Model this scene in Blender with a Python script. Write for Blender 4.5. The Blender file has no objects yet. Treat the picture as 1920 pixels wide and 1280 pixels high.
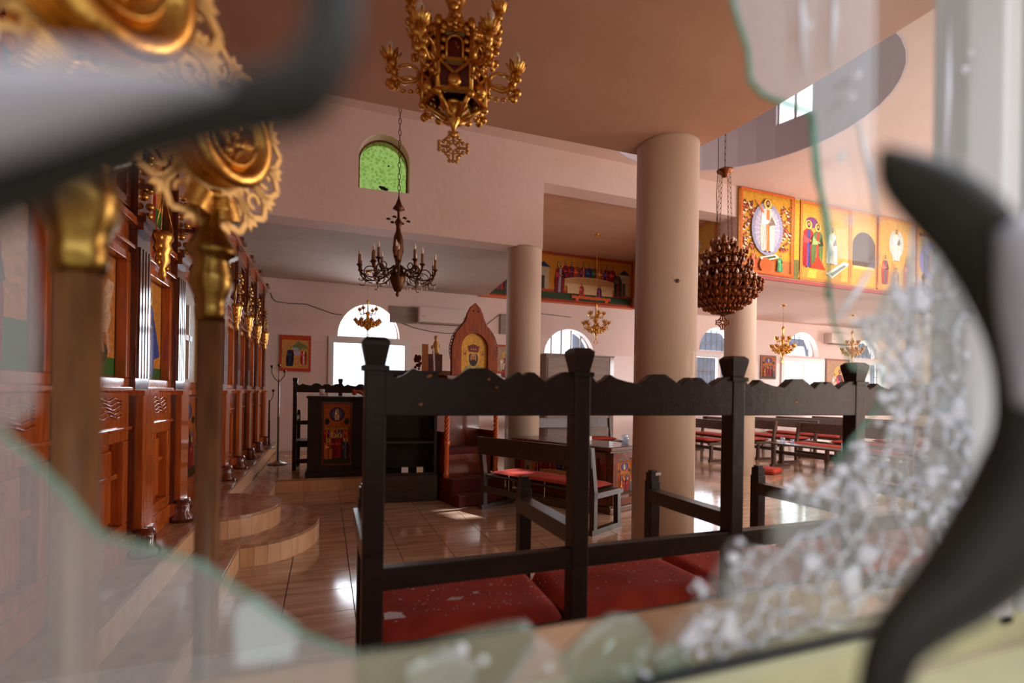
import bpy, bmesh, math, random
from mathutils import Vector, Matrix
from mathutils.geometry import tessellate_polygon
R = random.Random(7)
PI = math.pi
sc = bpy.context.scene
COL = sc.collection

# ------------------------------------------------------------------ camera
FPX, YAW, ROLL, EYE, CYP = 936.0, math.radians(20.5), math.radians(0.9), 1.17, 738.0
cy_, sy_ = math.cos(YAW), math.sin(YAW)
right = Vector((cy_, -sy_, 0)); fwd = Vector((sy_, cy_, 0)); up = Vector((0, 0, 1))
xc = right * math.cos(ROLL) + up * math.sin(ROLL)
yc = -right * math.sin(ROLL) + up * math.cos(ROLL)
cam = bpy.data.cameras.new('camera'); camo = bpy.data.objects.new('camera', cam); COL.objects.link(camo)
camo.matrix_world = Matrix(((xc.x, yc.x, -fwd.x, 0), (xc.y, yc.y, -fwd.y, 0), (xc.z, yc.z, -fwd.z, EYE), (0, 0, 0, 1)))
cam.sensor_width = 36; cam.lens = FPX / 1920 * 36; cam.shift_y = (CYP - 640) / 1920
cam.clip_start = 0.01; cam.clip_end = 200
cam.dof.use_dof = True; cam.dof.focus_distance = 3.6; cam.dof.aperture_fstop = 1.9
sc.camera = camo
# ------------------------------------------------------------------ world, light, exposure
w = bpy.data.worlds.new('sky'); sc.world = w; w.use_nodes = True
wb = w.node_tree.nodes['Background']; wb.inputs[0].default_value = (0.86, 0.92, 1.0, 1); wb.inputs[1].default_value = 2.4
sc.view_settings.view_transform = 'Standard'; sc.view_settings.look = 'None'; sc.view_settings.gamma = 1
sc.view_settings.use_curve_mapping = False; sc.view_settings.exposure = 0.0

def area(name, loc, size, rot, power, color):
    l = bpy.data.lights.new(name, 'AREA'); l.shape = 'RECTANGLE'; l.size, l.size_y = size
    l.energy = power; l.color = color
    o = bpy.data.objects.new(name, l); o.location = loc; o.rotation_euler = rot; COL.objects.link(o)
    return o
# daylight entering by the windows (near, end and far walls), plus added fill lamps
area('daylight_near_windows', (9.0, 0.75, 1.7), (6.0, 1.6), (math.radians(90), 0, 0), 380, (1.0, 0.95, 0.94))
area('daylight_end_windows', (16.7, 4.6, 1.9), (6.0, 2.2), (0, math.radians(90), 0), 560, (1.0, 0.95, 0.94))
area('dome_fill', (4.05, 4.25, 6.15), (0.8, 0.8), (0, 0, 0), 50, (0.95, 0.95, 1.0))  # added fill under the dome cap, not at the drum windows
for k, cx in enumerate((8.55, 11.23, 13.62)):
    area('daylight_aisle_window', (cx, 9.62, 1.85), (1.4, 1.7), (math.radians(-90), 0, 0), 62, (1.0, 0.97, 0.98))
area('daylight_far_window', (.72, 9.62, 1.9), (1.3, 1.6), (math.radians(-90), 0, 0), 55, (0.96, 0.97, 1.0))
area('daylight_lunette', (4.69, 9.62, 2.2), (1.0, 0.5), (math.radians(-90), 0, 0), 12, (0.9, 0.94, 1.0))
area('near_fill', (2.6, 0.75, 1.5), (1.3, 1.6), (math.radians(90), 0, math.radians(-10)), 22, (1.0, 0.84, 0.72))  # added warm fill; the near wall has no opening here
area('nave_fill', (7.7, 4.3, 4.3), (2.2, 2.2), (0, 0, 0), 90, (1.0, 0.93, 0.90))  # added fill hung under the closed nave ceiling

sl = bpy.data.lights.new('sun', 'SUN'); sl.energy = 11.0; sl.color = (0.80, 0.86, 1.0); sl.angle = 0.02
so = bpy.data.objects.new('sun', sl); COL.objects.link(so); so.rotation_euler = Vector((-4.2, -.10, -4.9)).to_track_quat('-Z', 'Y').to_euler()

# ------------------------------------------------------------------ measuring: a point seen at (px, py) on a plane of the room
def ray(px, py):
    x = px - 960; y = py - CYP
    u = (x * math.cos(ROLL) + y * math.sin(ROLL)) / FPX; v = (-x * math.sin(ROLL) + y * math.cos(ROLL)) / FPX
    return Vector((u * cy_ + sy_, -u * sy_ + cy_, -v))
def onY(px, py, Y):
    r = ray(px, py); return Vector((0, 0, EYE)) + r * (Y / r.y)

# ------------------------------------------------------------------ materials
def lin(c): return c / 12.92 if c <= 0.04045 else ((c + 0.055) / 1.055) ** 2.4
def rgb(r, g, b): return (lin(r / 255), lin(g / 255), lin(b / 255))
MATS = {}
def mat(name, color, rough=0.5, metal=0.0, spec=0.5, noise=None, bump=None, coat=0.0, coords='Object'):
    """noise=(scale, amount, color2, stretch), bump=(scale, strength)"""
    if name in MATS: return MATS[name]
    m = bpy.data.materials.new(name); m.use_nodes = True; nt = m.node_tree; b = nt.nodes['Principled BSDF']
    b.inputs['Base Color'].default_value = (*color, 1); b.inputs['Roughness'].default_value = rough
    b.inputs['Metallic'].default_value = metal; b.inputs['Specular IOR Level'].default_value = spec
    b.inputs['Coat Weight'].default_value = coat; b.inputs['Coat Roughness'].default_value = 0.08
    if noise or bump:
        tc = nt.nodes.new('ShaderNodeNewGeometry')
    if noise:
        mp = nt.nodes.new('ShaderNodeMapping'); nt.links.new(tc.outputs['Position'], mp.inputs[0])
        mp.inputs['Scale'].default_value = noise[3] if len(noise) > 3 else (1, 1, 1)
        n = nt.nodes.new('ShaderNodeTexNoise'); n.inputs['Scale'].default_value = noise[0]; n.inputs['Detail'].default_value = 5
        nt.links.new(mp.outputs[0], n.inputs[0])
        cr = nt.nodes.new('ShaderNodeMapRange'); cr.inputs[1].default_value = 0.35; cr.inputs[2].default_value = 0.65
        cr.inputs[3].default_value = 0; cr.inputs[4].default_value = noise[1]; nt.links.new(n.outputs[0], cr.inputs[0])
        mx = nt.nodes.new('ShaderNodeMix'); mx.data_type = 'RGBA'
        mx.inputs[6].default_value = (*color, 1); mx.inputs[7].default_value = (*noise[2], 1)
        nt.links.new(cr.outputs[0], mx.inputs[0]); nt.links.new(mx.outputs[2], b.inputs['Base Color'])
    if bump:
        n2 = nt.nodes.new('ShaderNodeTexNoise'); n2.inputs['Scale'].default_value = bump[0]; n2.inputs['Detail'].default_value = 4
        nt.links.new(tc.outputs['Position'], n2.inputs[0])
        bp = nt.nodes.new('ShaderNodeBump'); bp.inputs['Strength'].default_value = bump[1]; bp.inputs['Distance'].default_value = 0.02
        nt.links.new(n2.outputs[0], bp.inputs['Height']); nt.links.new(bp.outputs[0], b.inputs['Normal'])
    MATS[name] = m; return m

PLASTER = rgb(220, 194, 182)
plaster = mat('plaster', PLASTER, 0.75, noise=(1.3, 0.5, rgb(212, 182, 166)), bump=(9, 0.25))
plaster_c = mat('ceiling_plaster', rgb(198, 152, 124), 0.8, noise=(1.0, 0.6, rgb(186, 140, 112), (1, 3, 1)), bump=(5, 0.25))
plaster_d = mat('dome_plaster', rgb(196, 184, 188), 0.8, bump=(8, 0.2))
plaster_a = mat('aisle_plaster', rgb(196, 178, 166), 0.8, noise=(1.2, 0.6, rgb(182, 168, 156), (1, 3, 1)), bump=(5, 0.3))
def two_zone(name, c_up, c_low, zsplit):
    m = mat(name, c_up, 0.75, bump=(9, 0.2)); nt = m.node_tree; b = nt.nodes['Principled BSDF']
    g = nt.nodes.new('ShaderNodeNewGeometry'); s = nt.nodes.new('ShaderNodeSeparateXYZ'); nt.links.new(g.outputs['Position'], s.inputs[0])
    lt = nt.nodes.new('ShaderNodeMath'); lt.operation = 'LESS_THAN'; lt.inputs[1].default_value = zsplit; nt.links.new(s.outputs[2], lt.inputs[0])
    mx = nt.nodes.new('ShaderNodeMix'); mx.data_type = 'RGBA'; mx.inputs[6].default_value = (*c_up, 1); mx.inputs[7].default_value = (*c_low, 1)
    nt.links.new(lt.outputs[0], mx.inputs[0]); nt.links.new(mx.outputs[2], b.inputs['Base Color'])
    r = nt.nodes.new('ShaderNodeMapRange'); r.inputs[3].default_value = 0.75; r.inputs[4].default_value = 0.28
    nt.links.new(lt.outputs[0], r.inputs[0]); nt.links.new(r.outputs[0], b.inputs['Roughness'])
    return m
col_mat = two_zone('column_paint', rgb(196, 172, 152), rgb(198, 176, 154), 1.5)
wall_mat = two_zone('aisle_wall_paint', rgb(226, 202, 192), rgb(220, 198, 188), 2.02)
marble = mat('floor_marble', rgb(196, 164, 136), 0.12, noise=(3.0, 0.9, rgb(164, 128, 98), (0.8, 5.0, 1)), coat=0.5)
tread = mat('tread_marble', rgb(186, 148, 116), 0.18, noise=(5.0, 0.9, rgb(148, 108, 78), (3, 1.2, 1)))
riser = mat('riser_marble', rgb(232, 190, 148), 0.3, noise=(6.0, 0.7, rgb(210, 160, 116), (3, 3, 0.6)))
grout = mat('grout', rgb(96, 72, 54), 0.8)
oak = mat('varnished_oak', rgb(206, 108, 44), 0.2, noise=(8, 0.8, rgb(166, 76, 28), (6, 6, 0.7)), coat=0.8)
oakd = mat('dark_oak', rgb(112, 46, 20), 0.2, noise=(8, 0.8, rgb(74, 28, 13), (6, 6, 0.7)), coat=1.0)
dark = mat('dark_wood', rgb(46, 32, 26), 0.42, spec=0.35, noise=(9, 0.8, rgb(30, 22, 20), (1.0, 5, 6)), bump=(30, 0.08))
darkv = mat('dark_wood_worn', rgb(60, 44, 34), 0.35, noise=(9, 0.8, rgb(38, 28, 24), (1.0, 5, 6)))
pewm = mat('pew_wood', rgb(88, 58, 40), 0.35, noise=(8, 0.8, rgb(50, 32, 24), (3, 3, 3)))
walnut = mat('table_wood', rgb(112, 72, 44), 0.35, noise=(8, 0.8, rgb(74, 44, 28), (3, 3, 3)))
velvet = mat('red_velvet', rgb(168, 50, 24), 0.85, noise=(6, 0.7, rgb(132, 30, 15)), bump=(160, 0.15))
velvet2 = mat('crimson_carpet', rgb(78, 14, 13), 0.95)
piping = mat('dark_piping', rgb(74, 18, 10), 0.8)
gold = mat('polished_gold', rgb(222, 170, 84), 0.27, 1.0, bump=(60, 0.1))
goldp = mat('gilded_plate', rgb(240, 198, 124), 0.5, 0.55)
brass = mat('aged_brass', rgb(156, 126, 62), 0.25, 1.0, noise=(18, 0.8, rgb(120, 84, 40)))
pole_m = mat('brown_pole', rgb(134, 90, 52), 0.38, 0.3, noise=(10, 0.7, rgb(88, 58, 36), (6, 6, 1)))
bronze = mat('dark_bronze', rgb(92, 58, 34), 0.38, 0.85)
copper = mat('copper_gilt', rgb(128, 72, 40), 0.36, 0.9)
white = mat('white_aluminium', rgb(216, 212, 210), 0.35)
candle = mat('candle_sleeve', rgb(216, 190, 150), 0.5)
bulb_m = mat('bulb_glass', rgb(245, 230, 210), 0.1, spec=1.0, coat=1.0)
crystal = mat('crystal', rgb(210, 205, 200), 0.05, spec=1.0, coat=1.0)
redglass = mat('red_glass', rgb(96, 8, 14), 0.12, coat=1.0)
rubber = mat('black_gasket', rgb(26, 30, 30), 0.5)
steel = mat('steel', rgb(150, 146, 140), 0.3, 0.9)
iron = mat('black_iron', rgb(22, 19, 14), 0.6, spec=0.2, noise=(30, 0.6, rgb(34, 30, 20)))
iron_sheen = mat('iron_sky_sheen', rgb(146, 141, 145), 0.5, noise=(25, 0.5, rgb(116, 111, 113)))  # grey of the sky sheen on dark iron, put into the colour
stone = mat('outer_sill_stone', rgb(190, 182, 140), 0.7, noise=(20, 0.5, rgb(170, 164, 136)))
acm = mat('conditioner_plastic', rgb(214, 196, 186), 0.45)
greyp = mat('grey_board', rgb(150, 134, 124), 0.6, noise=(2.5, 0.6, rgb(126, 108, 96), (1, 1, 6)))
cable = mat('cable', rgb(70, 56, 48), 0.6)
silk = mat('rose_petals', rgb(196, 96, 60), 0.7)
goldcloth = mat('gilt_statuette', rgb(206, 166, 92), 0.4, 0.5)
soil = mat('outside_ground', rgb(150, 146, 138), 0.9)

def attr_mat(name, rough=0.45):
    m = bpy.data.materials.new(name); m.use_nodes = True; nt = m.node_tree; b = nt.nodes['Principled BSDF']
    a = nt.nodes.new('ShaderNodeVertexColor'); a.layer_name = 'Col'
    g = nt.nodes.new('ShaderNodeNewGeometry'); n = nt.nodes.new('ShaderNodeTexNoise'); n.inputs['Scale'].default_value = 45
    nt.links.new(g.outputs['Position'], n.inputs[0])
    mr = nt.nodes.new('ShaderNodeMapRange'); mr.inputs[1].default_value = .3; mr.inputs[2].default_value = .7; mr.inputs[3].default_value = 0.72; mr.inputs[4].default_value = 1.18
    nt.links.new(n.outputs[0], mr.inputs[0])
    mx = nt.nodes.new('ShaderNodeMix'); mx.data_type = 'RGBA'; mx.blend_type = 'MULTIPLY'; mx.inputs[0].default_value = 1
    nt.links.new(a.outputs[0], mx.inputs[6]); nt.links.new(mr.outputs[0], mx.inputs[7]); nt.links.new(mx.outputs[2], b.inputs['Base Color'])
    b.inputs['Roughness'].default_value = rough; b.inputs['Specular IOR Level'].default_value = 0.12; return m
paint = attr_mat('icon_paint')
paint_gloss = attr_mat('varnished_icon_paint', 0.3)

def glass_mat(name, haze, hazecol, tint=(1, 1, 1), refl=0.9, rough=0.0, trans=0.3):
    m = bpy.data.materials.new(name); m.use_nodes = True; nt = m.node_tree; nt.nodes.clear(); N = nt.nodes.new
    out = N('ShaderNodeOutputMaterial'); t = N('ShaderNodeBsdfTransparent'); t.inputs[0].default_value = (*tint, 1)
    g = N('ShaderNodeBsdfGlossy'); g.inputs['Roughness'].default_value = rough
    f = N('ShaderNodeFresnel'); gm_ = N('ShaderNodeNewGeometry'); io_ = N('ShaderNodeMapRange'); io_.inputs[3].default_value = 1.5; io_.inputs[4].default_value = 1/1.5; nt.links.new(gm_.outputs['Backfacing'], io_.inputs[0]); nt.links.new(io_.outputs[0], f.inputs[0])
    mm = N('ShaderNodeMath'); mm.operation = 'MULTIPLY'; mm.inputs[1].default_value = refl; nt.links.new(f.outputs[0], mm.inputs[0])
    d = N('ShaderNodeBsdfDiffuse'); d.inputs[0].default_value = (*hazecol, 1)
    tr = N('ShaderNodeBsdfTranslucent'); tr.inputs[0].default_value = (*hazecol, 1)
    dm = N('ShaderNodeMixShader'); dm.inputs[0].default_value = trans; nt.links.new(d.outputs[0], dm.inputs[1]); nt.links.new(tr.outputs[0], dm.inputs[2])
    a = N('ShaderNodeMixShader'); a.inputs[0].default_value = haze; nt.links.new(t.outputs[0], a.inputs[1]); nt.links.new(dm.outputs[0], a.inputs[2])
    b = N('ShaderNodeMixShader'); nt.links.new(mm.outputs[0], b.inputs[0]); nt.links.new(a.outputs[0], b.inputs[1]); nt.links.new(g.outputs[0], b.inputs[2])
    nt.links.new(b.outputs[0], out.inputs[0]); return m
pane_glass = glass_mat('pane_glass', 0.07, rgb(200, 190, 190), (0.97, 1, 0.985), 0.9)
dusty_glass = glass_mat('dusty_glass', 0.20, rgb(190, 184, 186), (0.96, 1, 0.98), 1.0)
shard_glass = glass_mat('shard_glass', 0.38, rgb(140, 146, 128), (0.93, 0.99, 0.95), 1.5, 0.05)
crazed_glass = glass_mat('crazed_glass', 0.11, rgb(235, 230, 234), (0.95, 0.99, 0.97), 1.8, 0.08)
white_crumb = glass_mat('white_glass_crumb', 0.7, rgb(245, 243, 250), (0.95, 0.99, 0.97), 1.8, 0.1)
edge_glass = glass_mat('green_glass_edge', 0.5, rgb(120, 168, 145), (0.6, 0.85, 0.72), 1.2, 0.1)
win_glass = glass_mat('window_glass', 0.03, (0.8, 0.85, 0.9), (0.94, 0.97, 1.0), 0.8)
clear_glass = glass_mat('tumbler_glass', 0.12, (0.8, 0.85, 0.95), (0.9, 0.95, 1), 1.2)
green_glass = glass_mat('green_pane', 0.06, rgb(150, 200, 60), (0.22, 0.52, 0.06), 0.2, 0.3, 1.0)
_nt = green_glass.node_tree
_n = _nt.nodes.new('ShaderNodeTexVoronoi'); _n.inputs['Scale'].default_value = 26
_g = _nt.nodes.new('ShaderNodeNewGeometry'); _nt.links.new(_g.outputs['Position'], _n.inputs[0])
_r = _nt.nodes.new('ShaderNodeValToRGB'); _r.color_ramp.elements[0].color = (0.26, 0.35, 0.12, 1); _r.color_ramp.elements[1].color = (0.38, 0.45, 0.24, 1)
_r.color_ramp.elements[0].position = 0.1; _r.color_ramp.elements[1].position = 0.6
_nt.links.new(_n.outputs['Distance'], _r.inputs[0])
for n_ in _nt.nodes:
    if n_.type == 'BSDF_TRANSPARENT': _nt.links.new(_r.outputs[0], n_.inputs[0])

# ------------------------------------------------------------------ mesh builder
class MB:
    def __init__(s): s.v = []; s.f = []; s.sm = []; s.c = []
    def add(s, vs, fs, smooth=False, col=None):
        b = len(s.v); s.v += [tuple(p) for p in vs]
        for f in fs: s.f.append(tuple(i + b for i in f)); s.sm.append(smooth); s.c.append(col)
        return s
    def box(s, x0, x1, y0, y1, z0, z1, col=None):
        return s.add([(x0,y0,z0),(x1,y0,z0),(x1,y1,z0),(x0,y1,z0),(x0,y0,z1),(x1,y0,z1),(x1,y1,z1),(x0,y1,z1)],
                     [(0,3,2,1),(4,5,6,7),(0,1,5,4),(1,2,6,5),(2,3,7,6),(3,0,4,7)], False, col)
    def bar(s, a, b, w, h):
        a = Vector(a); b = Vector(b); d = (b - a).normalized()
        u = d.cross(Vector((0, 0, 1)));  u = Vector((1, 0, 0)) if u.length < 1e-4 else u.normalized()
        n = u.cross(d).normalized(); vs = []
        for p in (a, b):
            for i, j in ((-1,-1),(1,-1),(1,1),(-1,1)): vs.append(p + u * (i * w / 2) + n * (j * h / 2))
        return s.add(vs, [(0,1,2,3),(7,6,5,4),(0,4,5,1),(1,5,6,2),(2,6,7,3),(3,7,4,0)])
    def lathe(s, prof, seg=16, c=(0, 0, 0), smooth=True):
        vs = []; fs = []; n = len(prof)
        for r, z in prof:
            for k in range(seg):
                a = 2 * PI * k / seg; vs.append((c[0] + r * math.cos(a), c[1] + r * math.sin(a), c[2] + z))
        for i in range(n - 1):
            for k in range(seg):
                k2 = (k + 1) % seg; fs.append((i*seg+k, i*seg+k2, (i+1)*seg+k2, (i+1)*seg+k))
        if prof[0][0] > 1e-5: fs.append(tuple(range(seg))[::-1])
        if prof[-1][0] > 1e-5: fs.append(tuple((n-1)*seg + k for k in range(seg)))
        return s.add(vs, fs, smooth)
    def tube(s, pts, r, seg=6, smooth=True):
        pts = [Vector(p) for p in pts]; rs = r if isinstance(r, (list, tuple)) else [r] * len(pts)
        vs = []; fs = []; pu = None
        for i, p in enumerate(pts):
            d = (pts[min(i+1, len(pts)-1)] - pts[max(i-1, 0)]).normalized()
            u = (pu - d * pu.dot(d)) if pu is not None else d.cross(Vector((0, 0, 1)))
            if u.length < 1e-3: u = d.cross(Vector((0, 1, 0)))
            u.normalize(); pu = u; n = d.cross(u)
            for k in range(seg):
                a = 2 * PI * k / seg; vs.append(p + (u * math.cos(a) + n * math.sin(a)) * rs[i])
        for i in range(len(pts) - 1):
            for k in range(seg):
                k2 = (k + 1) % seg; fs.append((i*seg+k, i*seg+k2, (i+1)*seg+k2, (i+1)*seg+k))
        fs.append(tuple(range(seg))[::-1]); fs.append(tuple((len(pts)-1)*seg + k for k in range(seg)))
        return s.add(vs, fs, smooth)
    def ring(s, c, r, t, axis='y', seg=20, a0=0, a1=2 * PI, ts=5):
        pts = []
        for k in range(seg + 1):
            a = a0 + (a1 - a0) * k / seg; u, v = r * math.cos(a), r * math.sin(a)
            pts.append((c[0]+u, c[1], c[2]+v) if axis == 'y' else ((c[0]+u, c[1]+v, c[2]) if axis == 'z' else (c[0], c[1]+u, c[2]+v)))
        return s.tube(pts, t, ts)
    def sphere(s, c, r, seg=10, sz=1.0):
        n = max(4, seg // 2)
        return s.lathe([(max(0, r * math.sin(PI * i / n)), -r * sz * math.cos(PI * i / n)) for i in range(n + 1)], seg, c)
    def prism(s, poly, y0, y1, holes=()):
        """poly in (x,z), extruded along y; holes likewise"""
        loops = [list(poly)] + [list(h) for h in holes]
        flat = [p for l in loops for p in l]; n = len(flat)
        tris = tessellate_polygon([[Vector((p[0], p[1], 0)) for p in l] for l in loops])
        vs = [(p[0], y0, p[1]) for p in flat] + [(p[0], y1, p[1]) for p in flat]
        fs = [tuple(t) for t in tris] + [tuple(i + n for i in reversed(t)) for t in tris]; b = 0
        for l in loops:
            for i in range(len(l)):
                j = (i + 1) % len(l); fs.append((b+i, b+j, b+j+n, b+i+n))
            b += len(l)
        return s.add(vs, fs)
    def extrude_z(s, poly, z0, z1, holes=()):
        t = MB(); t.prism(poly, z0, z1, holes); return s.add([(v[0], v[2], v[1]) for v in t.v], t.f)
    def xf(s, M):
        s.v = [tuple(M @ Vector(p)) for p in s.v]; return s
    def mesh(s, name, m):
        me = bpy.data.meshes.new(name); me.from_pydata(s.v, [], s.f); me.polygons.foreach_set('use_smooth', s.sm)
        if any(c is not None for c in s.c):
            ca = me.color_attributes.new('Col', 'FLOAT_COLOR', 'CORNER'); arr = []
            for f, c in zip(s.f, s.c): arr += list((*(c or (0.5, 0.5, 0.5)), 1)) * len(f)
            ca.data.foreach_set('color', arr)
        bm = bmesh.new(); bm.from_mesh(me)
        if not any(c is not None for c in s.c): bmesh.ops.recalc_face_normals(bm, faces=bm.faces)
        bm.to_mesh(me); bm.free()
        me.materials.append(m); return me
    def build(s, name, m, parent=None, loc=(0, 0, 0), rz=0, bev=0):
        o = bpy.data.objects.new(name, s.mesh(name, m)); COL.objects.link(o); o.parent = parent
        o.location = loc; o.rotation_euler = (0, 0, rz)
        if bev:
            b = o.modifiers.new('bevel', 'BEVEL'); b.width = bev; b.segments = 2; b.limit_method = 'ANGLE'; b.angle_limit = 0.7
        return o

def tag(o, label, cat, group=None, kind=None):
    if label: o['label'] = label
    if cat: o['category'] = cat
    if group: o['group'] = group
    if kind: o['kind'] = kind
    return o
def thing(name, label, cat, loc=(0, 0, 0), rz=0, group=None):
    o = bpy.data.objects.new(name, None); o.empty_display_size = 0.1; COL.objects.link(o)
    o.location = loc; o.rotation_euler = (0, 0, rz); return tag(o, label, cat, group)
def struct(name, mb, m, parent=None, **k):
    o = mb.build(name, m, parent, **k)
    if parent is None: o['kind'] = 'structure'
    return o
def copy_tree(o, parent=None):
    c = o.copy(); COL.objects.link(c); c.parent = parent
    for ch in list(o.children): copy_tree(ch, c)
    return c
def place(root, loc, rz, label, scale=None, group=None):
    root.location = loc; root.rotation_euler = (0, 0, rz); root['label'] = label
    if group: root['group'] = group
    if scale: root.scale = (scale,) * 3
    return root
def circ(cx, cz, r, a0=0, a1=2 * PI, n=24, ry=None):
    return [(cx + r * math.cos(a0 + (a1-a0)*i/n), cz + (ry or r) * math.sin(a0 + (a1-a0)*i/n)) for i in range(n + 1)]

# ------------------------------------------------------------------ painting helper (flat painted shapes, local x right, z up, facing -y)
class Art:
    def __init__(s, w, h, bg): s.w, s.h = w, h; s.mb = MB(); s.k = 0; s.poly([(0,0),(1,0),(1,1),(0,1)], bg)
    def poly(s, pts, c):
        y = -0.0008 - 0.00012 * s.k; s.k += 1; P = [(p[0]*s.w, p[1]*s.h) for p in pts]
        tris = tessellate_polygon([[Vector((p[0], p[1], 0)) for p in P]])
        cc = rgb(*c)
        vs = [(p[0], y, p[1]) for p in P]
        fs = []
        for t in tris:
            a, b, d = (Vector(vs[i]) for i in t); n = (b - a).cross(d - a)
            fs.append(tuple(t) if n.y < 0 else tuple(reversed(t)))
        s.mb.add(vs, fs, False, cc)
    def ell(s, cx, cy, rx, ry, c, n=14, a0=0, a1=2*PI): s.poly([(cx + rx*math.cos(a0+(a1-a0)*i/n), cy + ry*math.sin(a0+(a1-a0)*i/n)) for i in range(n)], c)
    def rect(s, x0, y0, x1, y1, c): s.poly([(x0,y0),(x1,y0),(x1,y1),(x0,y1)], c)
    def line(s, x0, y0, x1, y1, t, c):
        dx, dy = (x1-x0)*s.w, (y1-y0)*s.h; L = math.hypot(dx, dy) or 1; nx, ny = -dy/L*t/2/s.w, dx/L*t/2/s.h
        s.poly([(x0+nx,y0+ny),(x1+nx,y1+ny),(x1-nx,y1-ny),(x0-nx,y0-ny)], c)
    def border(s, t, c):
        tx, ty = t/s.w, t/s.h
        for a in ((0,0,1,ty),(0,1-ty,1,1),(0,0,tx,1),(1-tx,0,1,1)): s.rect(*a, c)
    def fig(s, cx, y0, h, robe, under, halo=(236, 196, 96), lean=0.0, hair=(70, 40, 24), skin=(196, 140, 96), seat=False, arms=1):
        """standing (or seated) robed figure, h in panel heights"""
        k = h * s.h / s.w
        def P(x, y): return (cx + (x + lean * y) * k, y0 + y * h)
        if halo:
            hc = P(0, 0.88); s.ell(hc[0], hc[1], 0.105*k, 0.105*h, (120, 70, 30)); s.ell(hc[0], hc[1], 0.095*k, 0.095*h, halo)
        b = 0.20 if seat else 0.15
        s.poly([P(-b,0.02), P(b,0.02), P(0.17,0.4), P(0.13,0.74), P(0.05,0.80), P(-0.05,0.80), P(-0.14,0.74), P(-0.18,0.4)], robe)
        s.poly([P(-0.05,0.03), P(0.05,0.03), P(0.04,0.78), P(-0.03,0.78)], under)
        hi = tuple(min(255, int(c*1.35)+18) for c in robe); lo = tuple(int(c*0.55) for c in robe)
        for q in range(4):
            x = -0.12 + 0.08*q; s.poly([P(x,0.05), P(x+0.012,0.05), P(x*0.5+0.02,0.6)], hi if q % 2 else lo)
        if arms:
            s.poly([P(-0.13,0.70), P(-0.16,0.5), P(0.0,0.52), P(0.06,0.58), P(-0.04,0.6)], hi)
            s.poly([P(0.12,0.70), P(0.18,0.52), P(0.04,0.48), P(0.02,0.54)], lo)
            s.ell(*P(0.06,0.56), 0.02*k, 0.02*h, skin)
        hc = P(0, 0.88); s.ell(hc[0], hc[1]+0.012*h, 0.055*k, 0.066*h, hair); s.ell(hc[0], hc[1], 0.037*k, 0.052*h, skin)
        s.ell(hc[0], hc[1]-0.035*h, 0.03*k, 0.026*h, hair); s.ell(hc[0]-0.014*k, hc[1]+0.01*h, 0.006*k, 0.005*h, (40,24,16)); s.ell(hc[0]+0.014*k, hc[1]+0.01*h, 0.006*k, 0.005*h, (40,24,16))
        for q in (-0.05, 0.05): s.ell(*P(q, 0.015), 0.03*k, 0.015*h, (90, 50, 30))
    def rocks(s, y, c1, c2, n=6):
        for i in range(n):
            x = i / n; s.poly([(x-0.03,0.02),(x+1.2/n,0.02),(x+0.8/n,y*R.uniform(.6,1)),(x+0.3/n,y*R.uniform(.8,1.1))], c1 if i % 2 else c2)
    def bldg(s, x, y, w, h, c, roof):
        s.rect(x, y, x+w, y+h, c); s.poly([(x-0.02,y+h),(x+w+0.02,y+h),(x+w/2,y+h*1.25)], roof)
        s.rect(x+w*.3, y, x+w*.6, y+h*.6, tuple(int(q*.45) for q in c))
    def build(s, parent, loc=(0,0,0), rz=0, m=None, name='painting'): return s.mb.build(name, m or paint, parent, loc, rz)

REDS = [(150,34,30),(126,26,34),(170,60,30),(96,40,70),(40,60,110),(46,92,60),(180,120,60),(70,40,90)]
def art_saint(w, h, robe=(150, 24, 26), ground=(52, 110, 46)):
    a = Art(w, h, (214, 138, 66)); a.rect(0, 0, 1, 0.3, ground); a.fig(0.52, 0.02, 0.92, robe, (214, 170, 120)); a.line(.12, .86, .3, .8, .006, (60,30,20)); a.border(.008, (120,60,30)); return a
def art_rider(w, h):
    a = Art(w, h, (214, 140, 72)); a.rect(0, 0, 1, 0.16, (66, 120, 50)); a.ell(.5, .2, .32, .12, (50, 66, 40)); a.ell(.42, .26, .26, .1, (206, 70, 40))
    a.poly([(.12,.34),(.8,.36),(.92,.52),(.8,.56),(.7,.5),(.3,.52),(.1,.45)], (226, 190, 150)); a.poly([(.66,.5),(.84,.54),(.96,.78),(.8,.8),(.62,.6)], (232, 200, 160))
    for x in (.2,.34,.62,.76): a.poly([(x,.36),(x+.07,.36),(x+.12,.2),(x+.06,.2)], (220, 176, 140))
    a.fig(.42, .42, .48, (176, 60, 80), (60, 90, 60)); a.line(.2, .9, .66, .2, .01, (90,50,30)); a.border(.008, (120,60,30)); return a
def art_archangel(w, h):
    a = Art(w, h, (210, 140, 60)); a.rect(0, 0, 1, .12, (60,100,50)); a.poly([(.1,.3),(.4,.75),(.35,.2)], (150,60,50)); a.poly([(.95,.25),(.6,.75),(.66,.2)], (60,80,150))
    a.fig(.5, .03, .9, (70, 80, 150), (200, 90, 60)); a.border(.008, (120,60,30)); return a
def art_nativity(w, h):
    a = Art(w, h, (206, 146, 84)); a.rect(0,.88,1,1,(190,80,40)); a.rect(0,0,1,.07,(200,60,40)); a.poly([(.3,.66),(.62,.85),(.95,.66),(.8,.6),(.45,.6)], (120,130,80))
    a.ell(.56,.5,.12,.06,(190,180,210)); a.fig(.3,.12,.6,(40,44,60),(60,60,80),lean=.05); a.fig(.78,.18,.5,(170,50,40),(220,200,180)); a.ell(.5,.62,.1,.05,(150,170,200))
    a.border(.02,(196,74,44)); return a
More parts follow.
